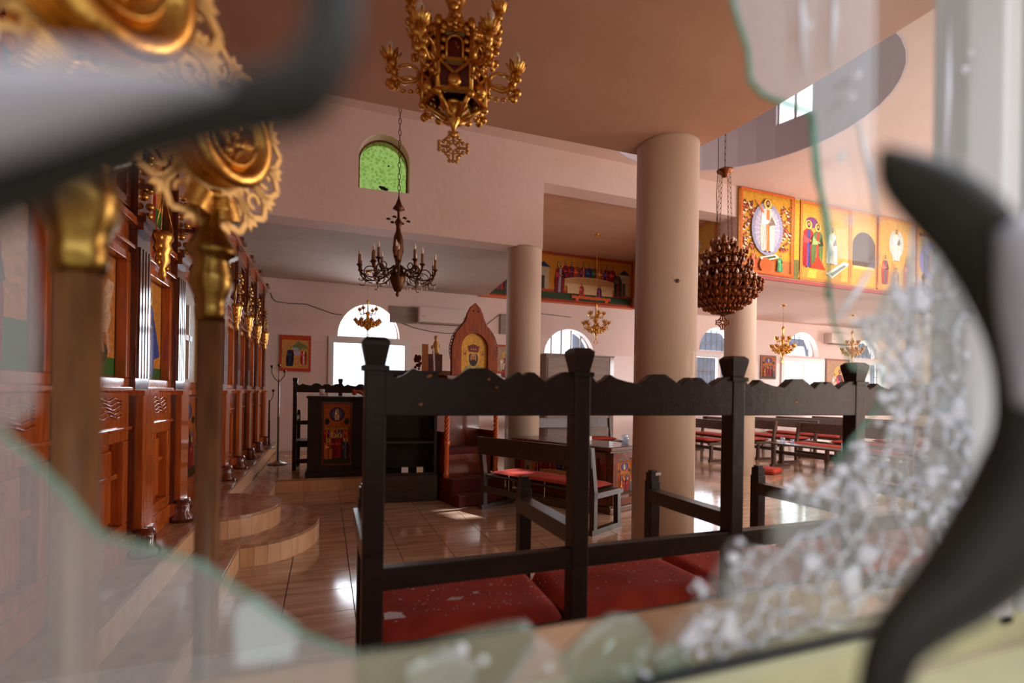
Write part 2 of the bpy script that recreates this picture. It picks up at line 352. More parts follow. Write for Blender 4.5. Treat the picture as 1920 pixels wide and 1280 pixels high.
def art_rise(w, h):
    a = Art(w, h, (206, 150, 50)); a.rect(0, 0, 1, .2, (196, 110, 60))
    for i in range(120):
        sd = R.choice((0,1)); x = R.uniform(.06,.26) if sd == 0 else R.uniform(.76,.94); y = R.uniform(.28,.86)
        a.ell(x,y,.026,.012,R.choice([(232,190,140),(200,90,60),(240,220,190),(150,60,50)])); a.ell(x+.01,y+.014,.016,.012,(110,60,36))
    a.ell(.5,.55,.29,.32,(150,146,170),22); a.ell(.5,.55,.23,.27,(176,170,190),22)
    for i in range(24):
        t = 2*PI*i/24; a.line(.5,.55,.5+.24*math.cos(t),.55+.28*math.sin(t),.006,(236,226,220))
    a.fig(.5,.27,.66,(232,206,190),(214,120,50)); a.line(.42,.74,.3,.88,.03,(214,120,60)); a.line(.58,.72,.66,.62,.03,(232,206,190))
    a.poly([(.36,.2),(.66,.26),(.72,.22),(.42,.15)], (236,220,190)); a.poly([(.41,.195),(.64,.24),(.67,.22),(.44,.175)], (70,90,60))
    a.ell(.48,.11,.12,.09,(196,92,40)); a.fig(.26,.06,.22,(196,80,50),(230,140,90),None,seat=True); a.fig(.74,.05,.22,(60,140,90),(120,170,110),None,seat=True)
    a.border(.045,(206,104,46)); a.border(.012,(176,70,40)); return a
def art_tomb(w, h):
    a = Art(w, h, (208, 156, 58)); a.rocks(.34,(226,170,70),(206,140,60)); a.poly([(.55,.3),(.98,.34),(.9,.75),(.7,.72)],(220,160,90))
    a.ell(.22,.74,.12,.07,(120,60,110)); a.fig(.16,.16,.62,(160,40,40),(60,70,130)); a.fig(.32,.16,.6,(90,110,60),(170,60,50),lean=.04); a.poly([(.2,.16),(.5,.16),(.34,.34)],(206,60,40))
    a.fig(.62,.24,.5,(236,226,214),(220,200,180),seat=True); a.poly([(.5,.12),(.86,.3),(.98,.28),(.62,.06)],(236,224,206)); a.poly([(.58,.12),(.86,.26),(.92,.25),(.63,.09)],(120,130,120))
    a.border(.045,(208,124,60)); return a
def art_mount(w, h):
    a = Art(w, h, (212, 166, 84)); a.rocks(.4,(222,170,90),(206,140,80)); a.ell(.5,.66,.2,.2,(200,206,200)); a.fig(.5,.42,.46,(214,222,210),(236,236,226))
    a.fig(.2,.08,.42,(170,70,60),(90,90,120)); a.fig(.82,.08,.42,(196,90,70),(120,110,80)); a.fig(.5,.04,.3,(150,90,60),(200,170,90),seat=True); a.border(.04,(216,140,80)); return a
def art_cave(w, h):
    a = Art(w, h, (214, 166, 70)); a.rocks(.3,(220,180,150),(190,170,200)); a.ell(.42,.5,.34,.28,(120,110,196),22); a.ell(.42,.5,.24,.2,(90,90,150)); a.fig(.42,.34,.32,(150,60,70),(220,190,140),seat=True)
    a.fig(.82,.1,.4,(120,90,190),(220,160,90)); a.ell(.3,.12,.12,.07,(160,150,220))
    for i in range(9): a.ell(.1+i*.09,.86,.035,.03,R.choice(REDS))
    a.border(.04,(214,120,60)); return a
def art_supper(w, h):
    a = Art(w, h, (190, 124, 44)); a.rect(0,0,1,.2,(58,74,52)); a.rect(0,.2,1,.25,(170,70,44))
    for x in (.04,.86): a.bldg(x,.25,.1,.45,(176,160,130),(44,54,74))
    for i in range(9):
        a.fig(.3+.06*i,.36,.52,REDS[i % 8],REDS[(i+3) % 8],(206,150,60))
    a.ell(.55,.42,.3,.14,(214,178,130),18); a.ell(.55,.44,.27,.1,(196,150,100),18); a.rect(.32,.2,.78,.4,(216,186,142))
    a.fig(.24,.18,.66,(120,34,38),(150,150,160),(220,160,60),lean=.04); a.fig(.84,.2,.58,(54,60,56),(140,50,40),(220,160,60),lean=-.03)
    a.fig(.46,.1,.34,(190,60,40),(70,70,110),seat=True); a.fig(.64,.1,.34,(80,50,90),(190,70,50),seat=True); a.rect(.36,.1,.76,.16,(206,96,50)); a.rect(.4,.03,.43,.12,(206,96,50)); a.rect(.7,.03,.73,.12,(206,96,50))
    a.border(.05,(160,64,36)); return a
def art_town(w, h):
    a = Art(w, h, (186, 120, 44)); a.rect(0,0,1,.2,(58,74,52)); a.bldg(.3,.26,.3,.4,(206,180,150),(60,60,70)); a.bldg(.62,.26,.3,.5,(196,164,130),(40,54,60))
    for i in range(6): a.fig(.12+.12*i,.14,.44,REDS[i % 8],REDS[(i+2) % 8],None)
    a.ell(.7,.82,.12,.06,(44,60,70)); a.border(.05,(160,64,36)); return a
def art_bust(w, h):
    a = Art(w, h, (206, 150, 52)); a.ell(.5,.42,.3,.27,(150,96,40)); a.ell(.5,.42,.285,.255,(212,158,62))
    a.poly([(.08,0),(.92,0),(.82,.16),(.6,.24),(.4,.24),(.18,.16)],(150,140,90)); a.poly([(.4,0),(.6,0),(.56,.24),(.44,.24)],(196,160,80))
    a.ell(.5,.38,.17,.19,(58,34,22)); a.ell(.5,.4,.115,.14,(176,120,78)); a.ell(.5,.3,.1,.07,(54,32,22)); a.ell(.455,.42,.016,.01,(30,20,14)); a.ell(.545,.42,.016,.01,(30,20,14)); a.rect(.488,.34,.512,.41,(140,88,56))
    a.poly([(.34,.5),(.66,.5),(.72,.68),(.5,.74),(.28,.68)],(110,44,30)); a.poly([(.34,.5),(.66,.5),(.665,.54),(.335,.54)],(196,150,60))
    for x in (.42,.5,.58): a.ell(x,.61,.02,.018,(206,160,70))
    for x in (.14,.82):
        a.rect(x,.56,x+.08,.57,(120,60,30)); a.rect(x,.46,x+.02,.53,(120,60,30)); a.rect(x+.05,.46,x+.07,.53,(120,60,30)); a.rect(x,.49,x+.07,.5,(120,60,30))
    return a
def art_ascent(w, h):
    a = Art(w, h, (176, 96, 44)); a.rect(0,0,1,.1,(60,62,36)); a.ell(.5,.82,.28,.12,(70,54,90)); a.ell(.5,.82,.2,.09,(96,84,110)); a.fig(.5,.72,.2,(220,200,150),(200,120,60))
    for x in (.15,.85): a.ell(x,.7,.09,.05,(52,50,36))
    for i in range(7): a.fig(.14+.12*i,.36,.26,REDS[(i*3) % 8],(200,130,60),(220,160,60))
    a.fig(.4,.1,.42,(130,30,40),(110,24,40)); a.fig(.6,.1,.42,(130,24,30),(150,40,40)); a.fig(.2,.08,.36,(190,110,50),(150,60,40)); a.fig(.82,.08,.36,(60,50,60),(110,110,130)); a.border(.01,(120,50,30)); return a
def art_madonna(w, h):
    a = Art(w, h, (186, 150, 120)); a.ell(.6,.62,.26,.2,(214,176,96)); a.fig(.6,-.2,.95,(150,60,60),(90,70,110),None); a.fig(.36,.1,.5,(220,200,180),(200,170,120)); a.border(.02,(180,90,60)); return a

# ================================================================== THE SETTING
# floor of marble tiles
fl = MB().box(-1.2, 17.2, 0.1, 9.4, -0.12, -0.012)
floor = struct('floor', fl, grout)
TX, TY, GX, GY = 0.36, 0.315, 0.165, 3.12 - 0.315 * 9
tile_me = MB().box(-TX/2+.0025, TX/2-.0025, -TY/2+.0025, TY/2-.0025, -0.0125, 0).mesh('tile', marble)
cells = []
for i in range(-4, 48):
    for j in range(-1, 29):
        x = GX + (i + .5) * TX; y = GY + (j + .5) * TY
        if x < -1.2 or x > 17.2 or y < 0.15 or y > 9.35: continue
        px = (x * cy_ - y * sy_) / max(0.3, x * sy_ + y * cy_)
        if x < -0.75: s = 99
        elif abs(px) > 1.15: s = 60 + y
        else: s = math.hypot(x, y)
        if s < 1.9 and y < 1.4: s += 12
        cells.append((s, x, y))
cells.sort()
for s, x, y in cells[:290]:
    o = bpy.data.objects.new('tile', tile_me); COL.objects.link(o); o.parent = floor; o.location = (x, y, 0)
rest = MB()
for s, x, y in cells[290:]: rest.box(x-TX/2+.0025, x+TX/2-.0025, y-TY/2+.0025, y+TY/2-.0025, -0.0125, 0)
rt = rest.build('tile_field', marble, floor); rt['kind'] = 'stuff'

# altar steps: two treads along the icon screen with rounded noses before the doors
def outline(xe, yc0, ry, xa, y0, y1):
    pts = [(xe, y0)]
    for i in range(19):
        a = -PI/2 + PI * i / 18; pts.append((xe + (xa - xe) * math.cos(a), yc0 + ry * math.sin(a)))
    return pts + [(xe, y1)]
def step(name, pts, z0, z1, xback):
    poly = [(xback, pts[0][1])] + pts + [(xback, pts[-1][1])]
    core = MB().extrude_z([(x - 0.02 if x > xback else x, y) for x, y in poly], z0, z1 - 0.022)
    root = struct(name, core, grout)
    MB().extrude_z(poly, z1 - 0.022, z1).build('tread_slab', tread, root, bev=0.004)
    # risers, slab by slab
    seg = []
    for (a, b) in zip(pts[:-1], pts[1:]):
        L = math.dist(a, b); n = max(1, round(L / 0.34)) if L > 0.3 else 1
        for k in range(n): seg.append(((a[0]+(b[0]-a[0])*k/n, a[1]+(b[1]-a[1])*k/n), (a[0]+(b[0]-a[0])*(k+1)/n, a[1]+(b[1]-a[1])*(k+1)/n)))
    for a, b in seg:
        d = Vector((b[0]-a[0], b[1]-a[1], 0)); L = d.length; d.normalize(); n = Vector((d.y, -d.x, 0))
        if n.x < 0 and abs(d.x) < .3: n = -n
        m = Vector(((a[0]+b[0])/2, (a[1]+b[1])/2, 0)) - n * 0.014
        MB().box(-L/2+.001, L/2-.001, -.012, .012, z0, z1 - 0.0225).build('riser_slab', riser, root, m, math.atan2(d.y, d.x))
    return root
UP = outline(-.76, 4.28, .46, -.31, .42, 9.15); LO = outline(-.51, 4.30, .62, -.03, .42, 6.235)
step('altar_step_upper', UP, 0.0, 0.30, -1.04)
step('altar_step_lower', LO, 0.0, 0.15, -.80)
pf = [(-.75, 6.24), (.66, 6.24), (.66, 9.15), (-.75, 9.15)]
p = struct('floor_platform', MB().box(-.75, .64, 6.26, 9.15, 0, .128), grout)
MB().box(-.75, .66, 6.245, 9.15, .128, .15).build('tread_slab', tread, p, bev=.004)
for k in range(4): MB().box(-.51+.29*k+.001, -.51+.29*(k+1)-.001, 6.25, 6.262, 0, .1275).build('riser_slab', riser, p)

# walls
def wall_xz(name, x0, x1, z0, z1, ya, yb, holes, m): return struct(name, MB().prism([(x0,z0),(x1,z0),(x1,z1),(x0,z1)], ya, yb, holes), m)
def lun(cx, rx, z0, rz): return circ(cx, z0, rx, 0, PI, 20, rz)
def rectp(x0, x1, z0, z1): return [(x0,z0),(x1,z0),(x1,z1),(x0,z1)]
LUN = [(8.55, .56, 2.2, .56), (11.23, .56, 2.2, .60), (13.62, .54, 2.22, .52), (16.0, .54, 2.22, .52)]
holes = [lun(.715, .53, 2.13, .585), rectp(.06, 1.40, 1.10, 2.09), lun(4.69, .57, 1.97, .545)]
for c, rx, z0, rz in LUN: holes += [lun(c, rx, z0 + .03, rz), rectp(c - .72, c + .72, 1.0, z0 - .04)]
wall_xz('wall_far', -1.25, 17.2, 0, 4.3, 9.2, 9.5, holes, wall_mat)
gw = [(.315, 3.47), (.885, 3.49)] + circ(.60, 3.84, .285, 0, PI, 18)
niches = [rectp(8.03, 8.62, 3.42, 3.72)[0:2] + circ(8.325, 3.7, .295, 0, PI, 12)]
wall_xz('wall_nave', -1.2, 2.6, 3.04, 4.36, 5.9, 6.2, [gw], plaster)
wall_xz('wall_lintel', 2.6, 5.79, 3.9, 4.36, 5.9, 6.2, [], plaster)
wall_xz('wall_frieze', 5.79, 17.2, 3.0, 4.36, 5.9, 6.2, niches, plaster)
struct('wall_niche_back', MB().box(7.9, 8.8, 6.2, 6.25, 3.3, 4.1), greyp)
struct('wall_left', MB().box(-1.25, -1.06, .3, 9.5, 0, 4.6), plaster)
struct('wall_transept', MB().extrude_z([(5.8,6.2),(6.18,9.2),(6.38,9.2),(6.0,6.2)], 3.04, 4.25), plaster)
struct('wall_transept_left', MB().extrude_z([(2.45,6.2),(2.6,6.2),(2.88,9.2),(2.7,9.2)], 3.041, 4.25), plaster)
near_holes = [rectp(-.46, .655, .944, 1.72), rectp(4.2, 5.6, 1.0, 2.4), rectp(7.0, 8.4, 1.0, 2.4), rectp(10, 11.4, 1.0, 2.4), rectp(13, 14.4, 1.0, 2.4)]
wall_xz('wall_near', -1.25, 17.2, 0, 4.6, .16, .34, near_holes, plaster)
struct('wall_end', MB().prism([(.16,0),(9.5,0),(9.5,4.6),(.16,4.6)], 17.0, 17.2, [rectp(2, 4, .9, 2.6), rectp(6, 8, .9, 2.6)]).xf(Matrix(((0,1,0,0),(1,0,0,0),(0,0,1,0),(0,0,0,1)))), plaster)
# ceilings
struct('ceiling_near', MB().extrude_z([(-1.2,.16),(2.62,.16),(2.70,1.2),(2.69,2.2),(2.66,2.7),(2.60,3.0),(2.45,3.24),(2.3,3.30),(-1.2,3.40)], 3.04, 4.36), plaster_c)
struct('ceiling_aisle', MB().extrude_z([(-1.2,6.2),(2.62,6.2),(2.88,9.3),(-1.2,9.3)], 3.04, 3.2), plaster_a)
struct('ceiling_aisle_right', MB().extrude_z([(5.8,6.2),(17.2,6.2),(17.2,9.3),(6.18,9.3)], 3.04, 3.2), plaster)
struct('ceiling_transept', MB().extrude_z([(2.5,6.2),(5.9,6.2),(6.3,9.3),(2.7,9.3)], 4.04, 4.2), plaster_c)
struct('ceiling_nave', MB().extrude_z([(-1.2,.16),(17.2,.16),(17.2,6.3),(-1.2,6.3)], 4.36, 4.56, [circ(4.25, 4.35, 1.50, 0, 2*PI, 40)[:-1]]), plaster)
dr = MB(); NS = 40
def drum(a0, a1, z0, z1, ri=1.48, ro=1.55):
    c = (4.25, 4.35); P = [(c[0]+r*math.cos(a), c[1]+r*math.sin(a)) for a in (a0, a1) for r in (ri, ro)]
    dr.extrude_z([P[0], P[1], P[3], P[2]], z0, z1)
for k in range(NS):
    a0, a1 = 2*PI*k/NS, 2*PI*(k+1)/NS
    drum(a0, a1, 4.361, 4.79)
    if k % 8 not in (1, 2): drum(a0, a1, 4.79, 5.4)
    drum(a0, a1, 5.4, 5.7)
struct('ceiling_drum', dr, plaster_d)
struct('ceiling_dome', MB().lathe([(1.7*math.cos(PI/2*i/8), 5.7 + .9*math.sin(PI/2*i/8)) for i in range(9)], 40, (4.25, 4.35, 0)), plaster_d)
for k in range(5):
    a = 2*PI*(k*8+2)/NS; wd = 1.5 * 2*PI*2/NS; f = MB()
    for x in (-wd/2+.02, 0, wd/2-.02): f.box(x-.015, x+.015, -.02, .02, 4.79, 5.4)
    f.box(-wd/2, wd/2, -.02, .02, 4.79, 4.82); f.box(-wd/2, wd/2, -.02, .02, 5.37, 5.4)
    o = struct('window_dome', f, white, loc=(4.25+1.52*math.cos(a), 4.35+1.52*math.sin(a), 0), rz=a+PI/2)
# arched green window
gwin = struct('window_green', MB().prism(gw, 6.05, 6.07, [[(.335, 3.49), (.865, 3.51)] + circ(.60, 3.84, .265, 0, PI, 18)]), oakd)
MB().prism([(.33, 3.485), (.87, 3.505)] + circ(.60, 3.84, .27, 0, PI, 18), 6.058, 6.062).build('pane', green_glass, gwin)
g = MB()
for (x, z, r) in ((.60,3.56,.035),(.63,3.55,.03),(.57,3.57,.02),(.66,3.83,.012),(.37,3.51,.02),(.82,3.53,.018)): g.prism(circ(x, z, r, 0, 2*PI, 6, r*.6)[:-1], 6.03, 6.05)
g.build('grime_patch', rubber, gwin)

# windows of the far wall
def bars(mb, x0, x1, z0, z1, nx, nz, y, t=.008):
    for i in range(nx + 1): x = x0 + (x1-x0)*i/nx; mb.box(x-t, x+t, y-t, y+t, z0, z1)
    for i in range(nz + 1): z = z0 + (z1-z0)*i/nz; mb.box(x0, x1, y-t, y+t, z-t, z+t)
def lunette(name, c, rx, z0, rz, fm, nb=0, t=.03):
    o = struct(name, MB().prism(lun(c, rx, z0, rz), 9.36, 9.42, [lun(c, rx - t, z0 + t, rz - t)]), fm)
    MB().prism(lun(c, rx-.01, z0+.01, rz-.01), 9.388, 9.392).build('pane', win_glass, o)
    if nb:
        b = MB()
        for i in range(nb):
            x = c - rx + 2*rx*(i+1)/(nb+1); h = rz*math.sqrt(max(0, 1-((x-c)/rx)**2)); b.box(x-.014, x+.014, 9.365, 9.385, z0, z0+h)
        b.build('glazing_bar', fm, o)
    return o
def casement(name, x0, x1, z0, z1, fm, mid=True):
    t = .085; hs = [rectp(x0+t, (x0+x1)/2-t/2, z0+t, z1-t*1.2), rectp((x0+x1)/2+t/2, x1-t, z0+t, z1-t*1.2)]
    o = struct(name, MB().prism(rectp(x0, x1, z0, z1), 9.17, 9.25, hs), fm)
    for h in hs: MB().prism([(p[0]+(.01 if p[0] > (h[0][0]+h[1][0])/2 else -.01), p[1]) for p in h], 9.208, 9.212).build('pane', win_glass, o)
    return o
lunette('window_1', .715, .53, 2.13, .585, white); casement('window_2', .04, 1.42, 1.08, 2.11, white)
lunette('window_3', 4.69, .57, 1.97, .545, greyp, 4)
for i, (c, rx, z0, rz) in enumerate(LUN):
    lu = lunette('window_%d' % (4 + i), c, rx, z0 + .03, rz, white)
    gr = MB()
    for k in range(7):
        x = c - rx + 2*rx*(k+.5)/7; h = rz*math.sqrt(max(0, 1-((x-c)/rx)**2)); gr.box(x-.008, x+.008, 9.44, 9.456, z0, z0+h)
        gr.ring((x, 9.448, z0+h*.45), .06, .007, 'y', 10, ts=4)
    gr.build('grille', iron, lu)
    ca = casement('window_%d' % (8 + i), c-.74, c+.74, .98, z0-.02, white)
    g2 = MB(); bars(g2, c-.70, c+.70, 1.0, z0-.06, 12, 3, 9.44)
    for k in range(12): g2.ring((c-.64+.116*k, 9.44, 1.75), .05, .007, 'y', 10, ts=4)
    g2.build('grille', iron, ca)
# outside: added sky-blocking wall, and something for the windows to look on to
struct('wall_sky_block', MB().box(-9, 22, -3.2, -3.0, -.6, 2.6), mat('sky_block_wall', rgb(186, 176, 164), .8))  # unseen wall, added to keep skylight off the camera side
struct('wall_boundary', MB().box(6.6, 22, 12.6, 12.8, -.6, 3.2), mat('boundary_wall', rgb(92, 104, 124), .8, noise=(2, .8, rgb(60, 72, 88))))
struct('ground_outside', MB().box(-40, 60, -40, .1, -.6, -.5).box(-40, 60, 9.6, 60, -.6, -.5), soil)

# columns
def column(x, y, label, ztop=3.04, r=.226):
    t = MB().lathe([(r, 0), (r, ztop - .02), (r + .004, ztop + .01)], 40, (0, 0, 0)).build('column', col_mat, None, (x, y, 0)); return tag(t, label, 'column', 'round plastered columns')
column(2.39, 3.12, 'big round plastered column standing nearest the camera, in front of the long table')
column(2.41, 6.06, 'round plastered column behind the bishop throne, at the end of the upper wall')
column(5.97, 5.98, 'round plastered column right of the dark copper chandelier, below the left end of the mural frieze')
column(10.4, 6.05, 'far round column under the right part of the mural frieze')
column(5.93, 3.08, 'round column at the right end of the front stall row')
# beam moulding under the frieze
struct('trim_1', MB().box(5.79, 17, 5.86, 5.9, 3.0, 3.05), mat('red_trim', rgb(150, 60, 56), .6))
struct('trim_2', MB().box(2.72, 6.18, 9.16, 9.2, 3.02, 3.07), mat('orange_trim', rgb(196, 96, 52), .6))

# murals
def mural(name, art, loc, rz, label, group=None):
    t = MB().box(0, art.w, 0, .02, 0, art.h).build(name, mat('mural_board', rgb(196,120,50), .7), None, loc, rz)
    tag(t, label, 'mural', group); art.build(t); return t
G = 'mural panels above the right aisle'
def strip(w, h, low=(110,110,60)): a = Art(w, h, (200,156,50)); a.rect(0,0,1,.24,low); return a
Z0, HF = 3.07, 1.27
mural('mural', art_rise(1.10, HF), (5.80, 5.875, Z0), 0, 'mural panel of a white-robed figure in a grey rayed oval above an open tomb', G)
mural('mural', strip(.15, HF), (6.91, 5.88, Z0), 0, 'narrow plain yellow and green painted strip right of the rayed oval mural', G)
mural('mural', art_tomb(1.15, HF), (7.07, 5.875, Z0), 0, 'mural panel of two haloed women facing a seated white angel by a slab', G)
a = Art(.0+.62, HF, (206,160,70)); a.poly([(.02,.28),(.98,.28),(.98,.5)]+[(.5+.48*math.cos(PI*i/10), .5+.24*math.sin(PI*i/10)) for i in range(11)]+[(.02,.5)], (92,70,60)); a.ell(.5,.14,.12,.08,(206,150,80)); a.border(.03,(212,140,70)); a.rect(.1,.24,.9,.28,(226,200,110))
mural('mural', a, (8.24, 5.875, Z0), 0, 'yellow mural panel with a dark painted arch, right of the two women panel', G)
mural('mural', art_mount(.95, HF), (8.90, 5.875, Z0), 0, 'pale mural panel of a standing figure on a hill over three followers', G)
mural('mural', art_cave(.98, HF), (9.92, 5.875, Z0), 0, 'mural panel with a blue-violet cave scene above the far column', G)
a = Art(.9, HF, (208,166,78)); a.poly([(.1,.3),(.7,.3),(.7,.6),(.4,.75),(.1,.6)], (120,100,84)); a.rect(.1,.22,.8,.3,(230,220,60)); a.border(.04,(214,150,80))
mural('mural', a, (10.95, 5.875, Z0), 0, 'yellow mural panel at the right end of the visible frieze', G)
mural('mural', art_supper(2.30, .98), (3.86, 9.175, 3.05), 0, 'wide mural of a haloed company seated round a cloth-covered table', 'mural panels in the transept')
mural('mural', art_town(1.06, .98), (2.76, 9.175, 3.05), 0, 'mural of a crowd before pale buildings, left of the wide table mural', 'mural panels in the transept')
mural('mural', art_cave(1.45, .98), (6.14, 9.12, 3.05), -math.radians(97.2), 'side wall mural next to the wide table mural, seen edge-on', 'mural panels in the transept')
mural('mural', art_mount(1.35, .98), (5.955, 7.66, 3.05), -math.radians(97.2), 'dim side wall mural behind the dark copper chandelier', 'mural panels in the transept')

# ================================================================== ICON SCREEN
X0 = -.97
scr = thing('icon_screen', 'tall carved orange-brown wooden icon screen along the left side on the top step', 'icon screen', (X0, 0, 0))
def px_box(mb, y0, y1, d0, d1, z0, z1): return mb.box(d0, d1, y0, y1, z0, z1)   # depth d towards the nave
posts = [1.52, 2.30, 3.08, 3.82, 4.62, 5.40, 6.20, 6.98, 7.80, 8.72]
pm = MB(); px_box(pm, 0, .20, -.06, .055, .42, 2.78)
for k in range(4): px_box(pm, .025+.045*k, .05+.045*k, .055, .063, 1.22, 1.90)
post_me = pm.mesh('pilaster', oakd)
ped_me = MB().box(.055, .085, 0.02, .20, .42, 1.13).box(-.05, .10, -.012, .212, 1.13, 1.16).box(-.06, .098, -.02, .22, .30, .42).mesh('pedestal', oak)
foot_me = MB().lathe([(.075, 0), (.075, .03), (.05, .06), (.055, .1), (.04, .14)], 12, (.10, .02, .30)).mesh('foot', oakd)
cap_me = MB().box(-.06, .085, -.015, .215, 1.98, 2.02).box(-.06, .10, -.03, .23, 2.02, 2.05).mesh('capital', oakd)
top_me = MB().box(-.06, .09, -.02, .22, 2.74, 2.80).box(-.06, .11, -.035, .235, 2.80, 2.84).mesh('top_block', oakd)
flo = MB()
for k in range(9): flo.sphere((.07 + .012*math.sin(k*2.2), .10+.02*math.cos(k*1.7), 2.09 + .045*k), .022, 6)
flo_me = flo.mesh('gilt_carving', gold)
def addo(name, me, parent, loc=(0,0,0)):
    o = bpy.data.objects.new(name, me); COL.objects.link(o); o.parent = parent; o.location = loc; return o
for y in posts:
    p = addo('pilaster', post_me, scr, (0, y, 0))
    for n, me in (('pedestal', ped_me), ('foot', foot_me), ('capital', cap_me), ('top_block', top_me), ('gilt_carving', flo_me)): addo(n, me, p)
arts = {0: art_saint, 1: art_rider, 2: art_archangel, 4: art_saint, 5: art_madonna, 6: art_archangel, 7: art_saint, 8: art_rider}
icon_lab = {0: 'red-robed saint on a green ground', 1: 'rider on a pale horse', 2: 'winged figure in blue robes'}
def frame(y0, y1, z0, z1, t, d, dep=.02):
    """moulded rectangular frame facing the nave"""
    m = MB()
    m.box(d-dep, d+dep, y0, y1, z0, z0+t).box(d-dep, d+dep, y0, y1, z1-t, z1).box(d-dep, d+dep, y0, y0+t, z0+t, z1-t).box(d-dep, d+dep, y1-t, y1, z0+t, z1-t)
    return m
for i in range(len(posts) - 1):
    ya, yb = posts[i] + .20, posts[i+1]; W = yb - ya
    if i == 3:   # the doors
        dr_ = MB().box(-.04, 0, ya, yb, .42, 1.98).build('door', oak, scr)
        MB().box(-.0, .012, ya+.02, yb-.02, 1.22, 1.95).build('gold_ground', mat('gilt_ground', rgb(150,112,48), .45), dr_)
        y_ = (ya+yb)/2 - .06; cr_ = MB().box(.012, .03, y_-.012, y_+.012, 1.24, 1.78).box(.012, .03, y_-.09, y_+.09, 1.52, 1.56)
        cr_.build('pale_cross', white, dr_)['label'] = 'pale upright cross on the door'
        a = art_ascent(W-.12, .60); MB().box(0, .01, ya+.05, yb-.05, .5, 1.12).build('picture_frame', oakd, dr_)
        a.build(dr_, (.011, ya+.06, .51), PI/2, paint_gloss)
        MB().box(-.05, .0, ya, yb, 1.98, 2.8).build('upper_panel', oak, scr); continue
    body = MB().box(-.06, -.03, ya-.02, yb+.02, .42, 2.80).build('back_board', oak, scr)
    MB().box(-.06, .04, ya, yb, .30, .42).build('base_board', oak, scr, bev=.008)
    lp = frame(ya, yb, .42, .96, .06, 0, .03).build('lower_panel', oak, scr, bev=.006)
    q = MB(); q.box(-.03, -.005, ya+.10, yb-.10, .50, .86)
    q.build('raised_field', oak, lp, bev=.01)
    q = MB(); ym = (ya+yb)/2; q.box(-.02, .004, ya+.06, yb-.06, .715, .74).box(-.02, .004, ym-.012, ym+.012, .48, .90); q.build('cross_rail', oak, lp, bev=.004)
    mr = MB().box(-.03, .03, ya, yb, .96, 1.15).box(-.03, .05, ya, yb, 1.15, 1.175).box(-.03, .045, ya, yb, .955, .975).build('middle_rail', oak, scr, bev=.005)
    q = MB()
    for k in range(5): q.tube([(.034, ya+W*(.2+.6*t/12), 1.03+.02*k+.008*math.sin(t*1.1+k)) for t in range(13)], .004, 4)
    q.build('carved_wave', oak, mr)
    ic = frame(ya, yb, 1.175, 1.86, .045, 0, .03).build('icon', oak, scr, bev=.005)
    ar = arts.get(i, art_saint)
    a = ar(W-.09, .595, (150,24,26)) if ar is art_saint and i == 0 else ar(W-.09, .595)
    a.build(ic, (-.02, ya+.045, 1.22), PI/2, paint_gloss)
    if i in icon_lab: ic['label'] = 'framed icon of a ' + icon_lab[i]
    ur = MB().box(-.03, .02, ya, yb, 1.86, 2.02).box(-.03, .05, ya, yb, 1.88, 1.90).box(-.03, .06, ya, yb, 2.0, 2.04).build('upper_rail', oak, scr, bev=.004)
    q = MB()
    for k in range(5): q.box(.02, .032, ya+W*.3, yb-W*.3+.02, 1.912+.016*k, 1.92+.016*k)
    q.build('carved_louvre', oak, ur)
    ui = frame(ya+.02, yb-.02, 2.08, 2.66, .05, -.0, .03).build('upper_icon', oakd, scr, bev=.005)
    (art_madonna if i % 2 else art_saint)(W-.14, .48).build(ui, (-.02, ya+.07, 2.13), PI/2, paint_gloss)
    MB().box(-.05, .04, ya, yb, 2.66, 2.74).box(-.05, .09, ya, yb, 2.74, 2.80).build('cornice', oak, scr, bev=.006)

# hanging gilt lamps before the pilasters
lm = MB().lathe([(0, -.26), (.012, -.25), (.02, -.22), (.012, -.19), (.035, -.15), (.03, -.12), (.045, -.09), (.036, -.06), (.05, -.03), (.042, 0)], 12)
cup_me = lm.mesh('lamp_cup', gold)
q = MB()
for k in range(3):
    t = 2*PI*k/3; q.tube([(.045*math.cos(t), .045*math.sin(t), 0), (.02*math.cos(t), .02*math.sin(t), .12), (0, 0, .22)], .003, 4)
ch_me = q.mesh('chain', gold)
wing = MB()
for s in (-1, 1):
    for k in range(4): wing.sphere((0, s*(.05+.008*k), -.04-.045*k), .018-.002*k, 6, 1.5)
wing_me = wing.mesh('gilt_leaves', gold)
br_me = MB().box(-.10, .015, -.012, .012, .21, .235).lathe([(.03, .0), (.034, .02)], 10, (-.01, 0, .225)).mesh('bracket', oakd)
for y, lab in ((3.10, 'gilt hanging lamp on the pilaster between the rider icon and the winged figure icon'), (3.86, 'gilt hanging lamp on the pilaster left of the pale cross door'),
               (5.44, 'gilt hanging lamp just right of the second brass fan pole'), (6.24, 'gilt hanging lamp on the second pilaster beyond the brass fan pole'),
               (7.02, 'gilt hanging lamp on the third pilaster beyond the brass fan pole'), (7.84, 'farthest gilt hanging lamp on the icon screen')):
    t = thing('vigil_lamp', lab, 'lamp', (X0+.16, y, 1.99), 0, 'gilt lamps hanging on the icon screen')
    for n, me in (('lamp_cup', cup_me), ('chain', ch_me), ('gilt_leaves', wing_me), ('bracket', br_me)): addo(n, me, t)

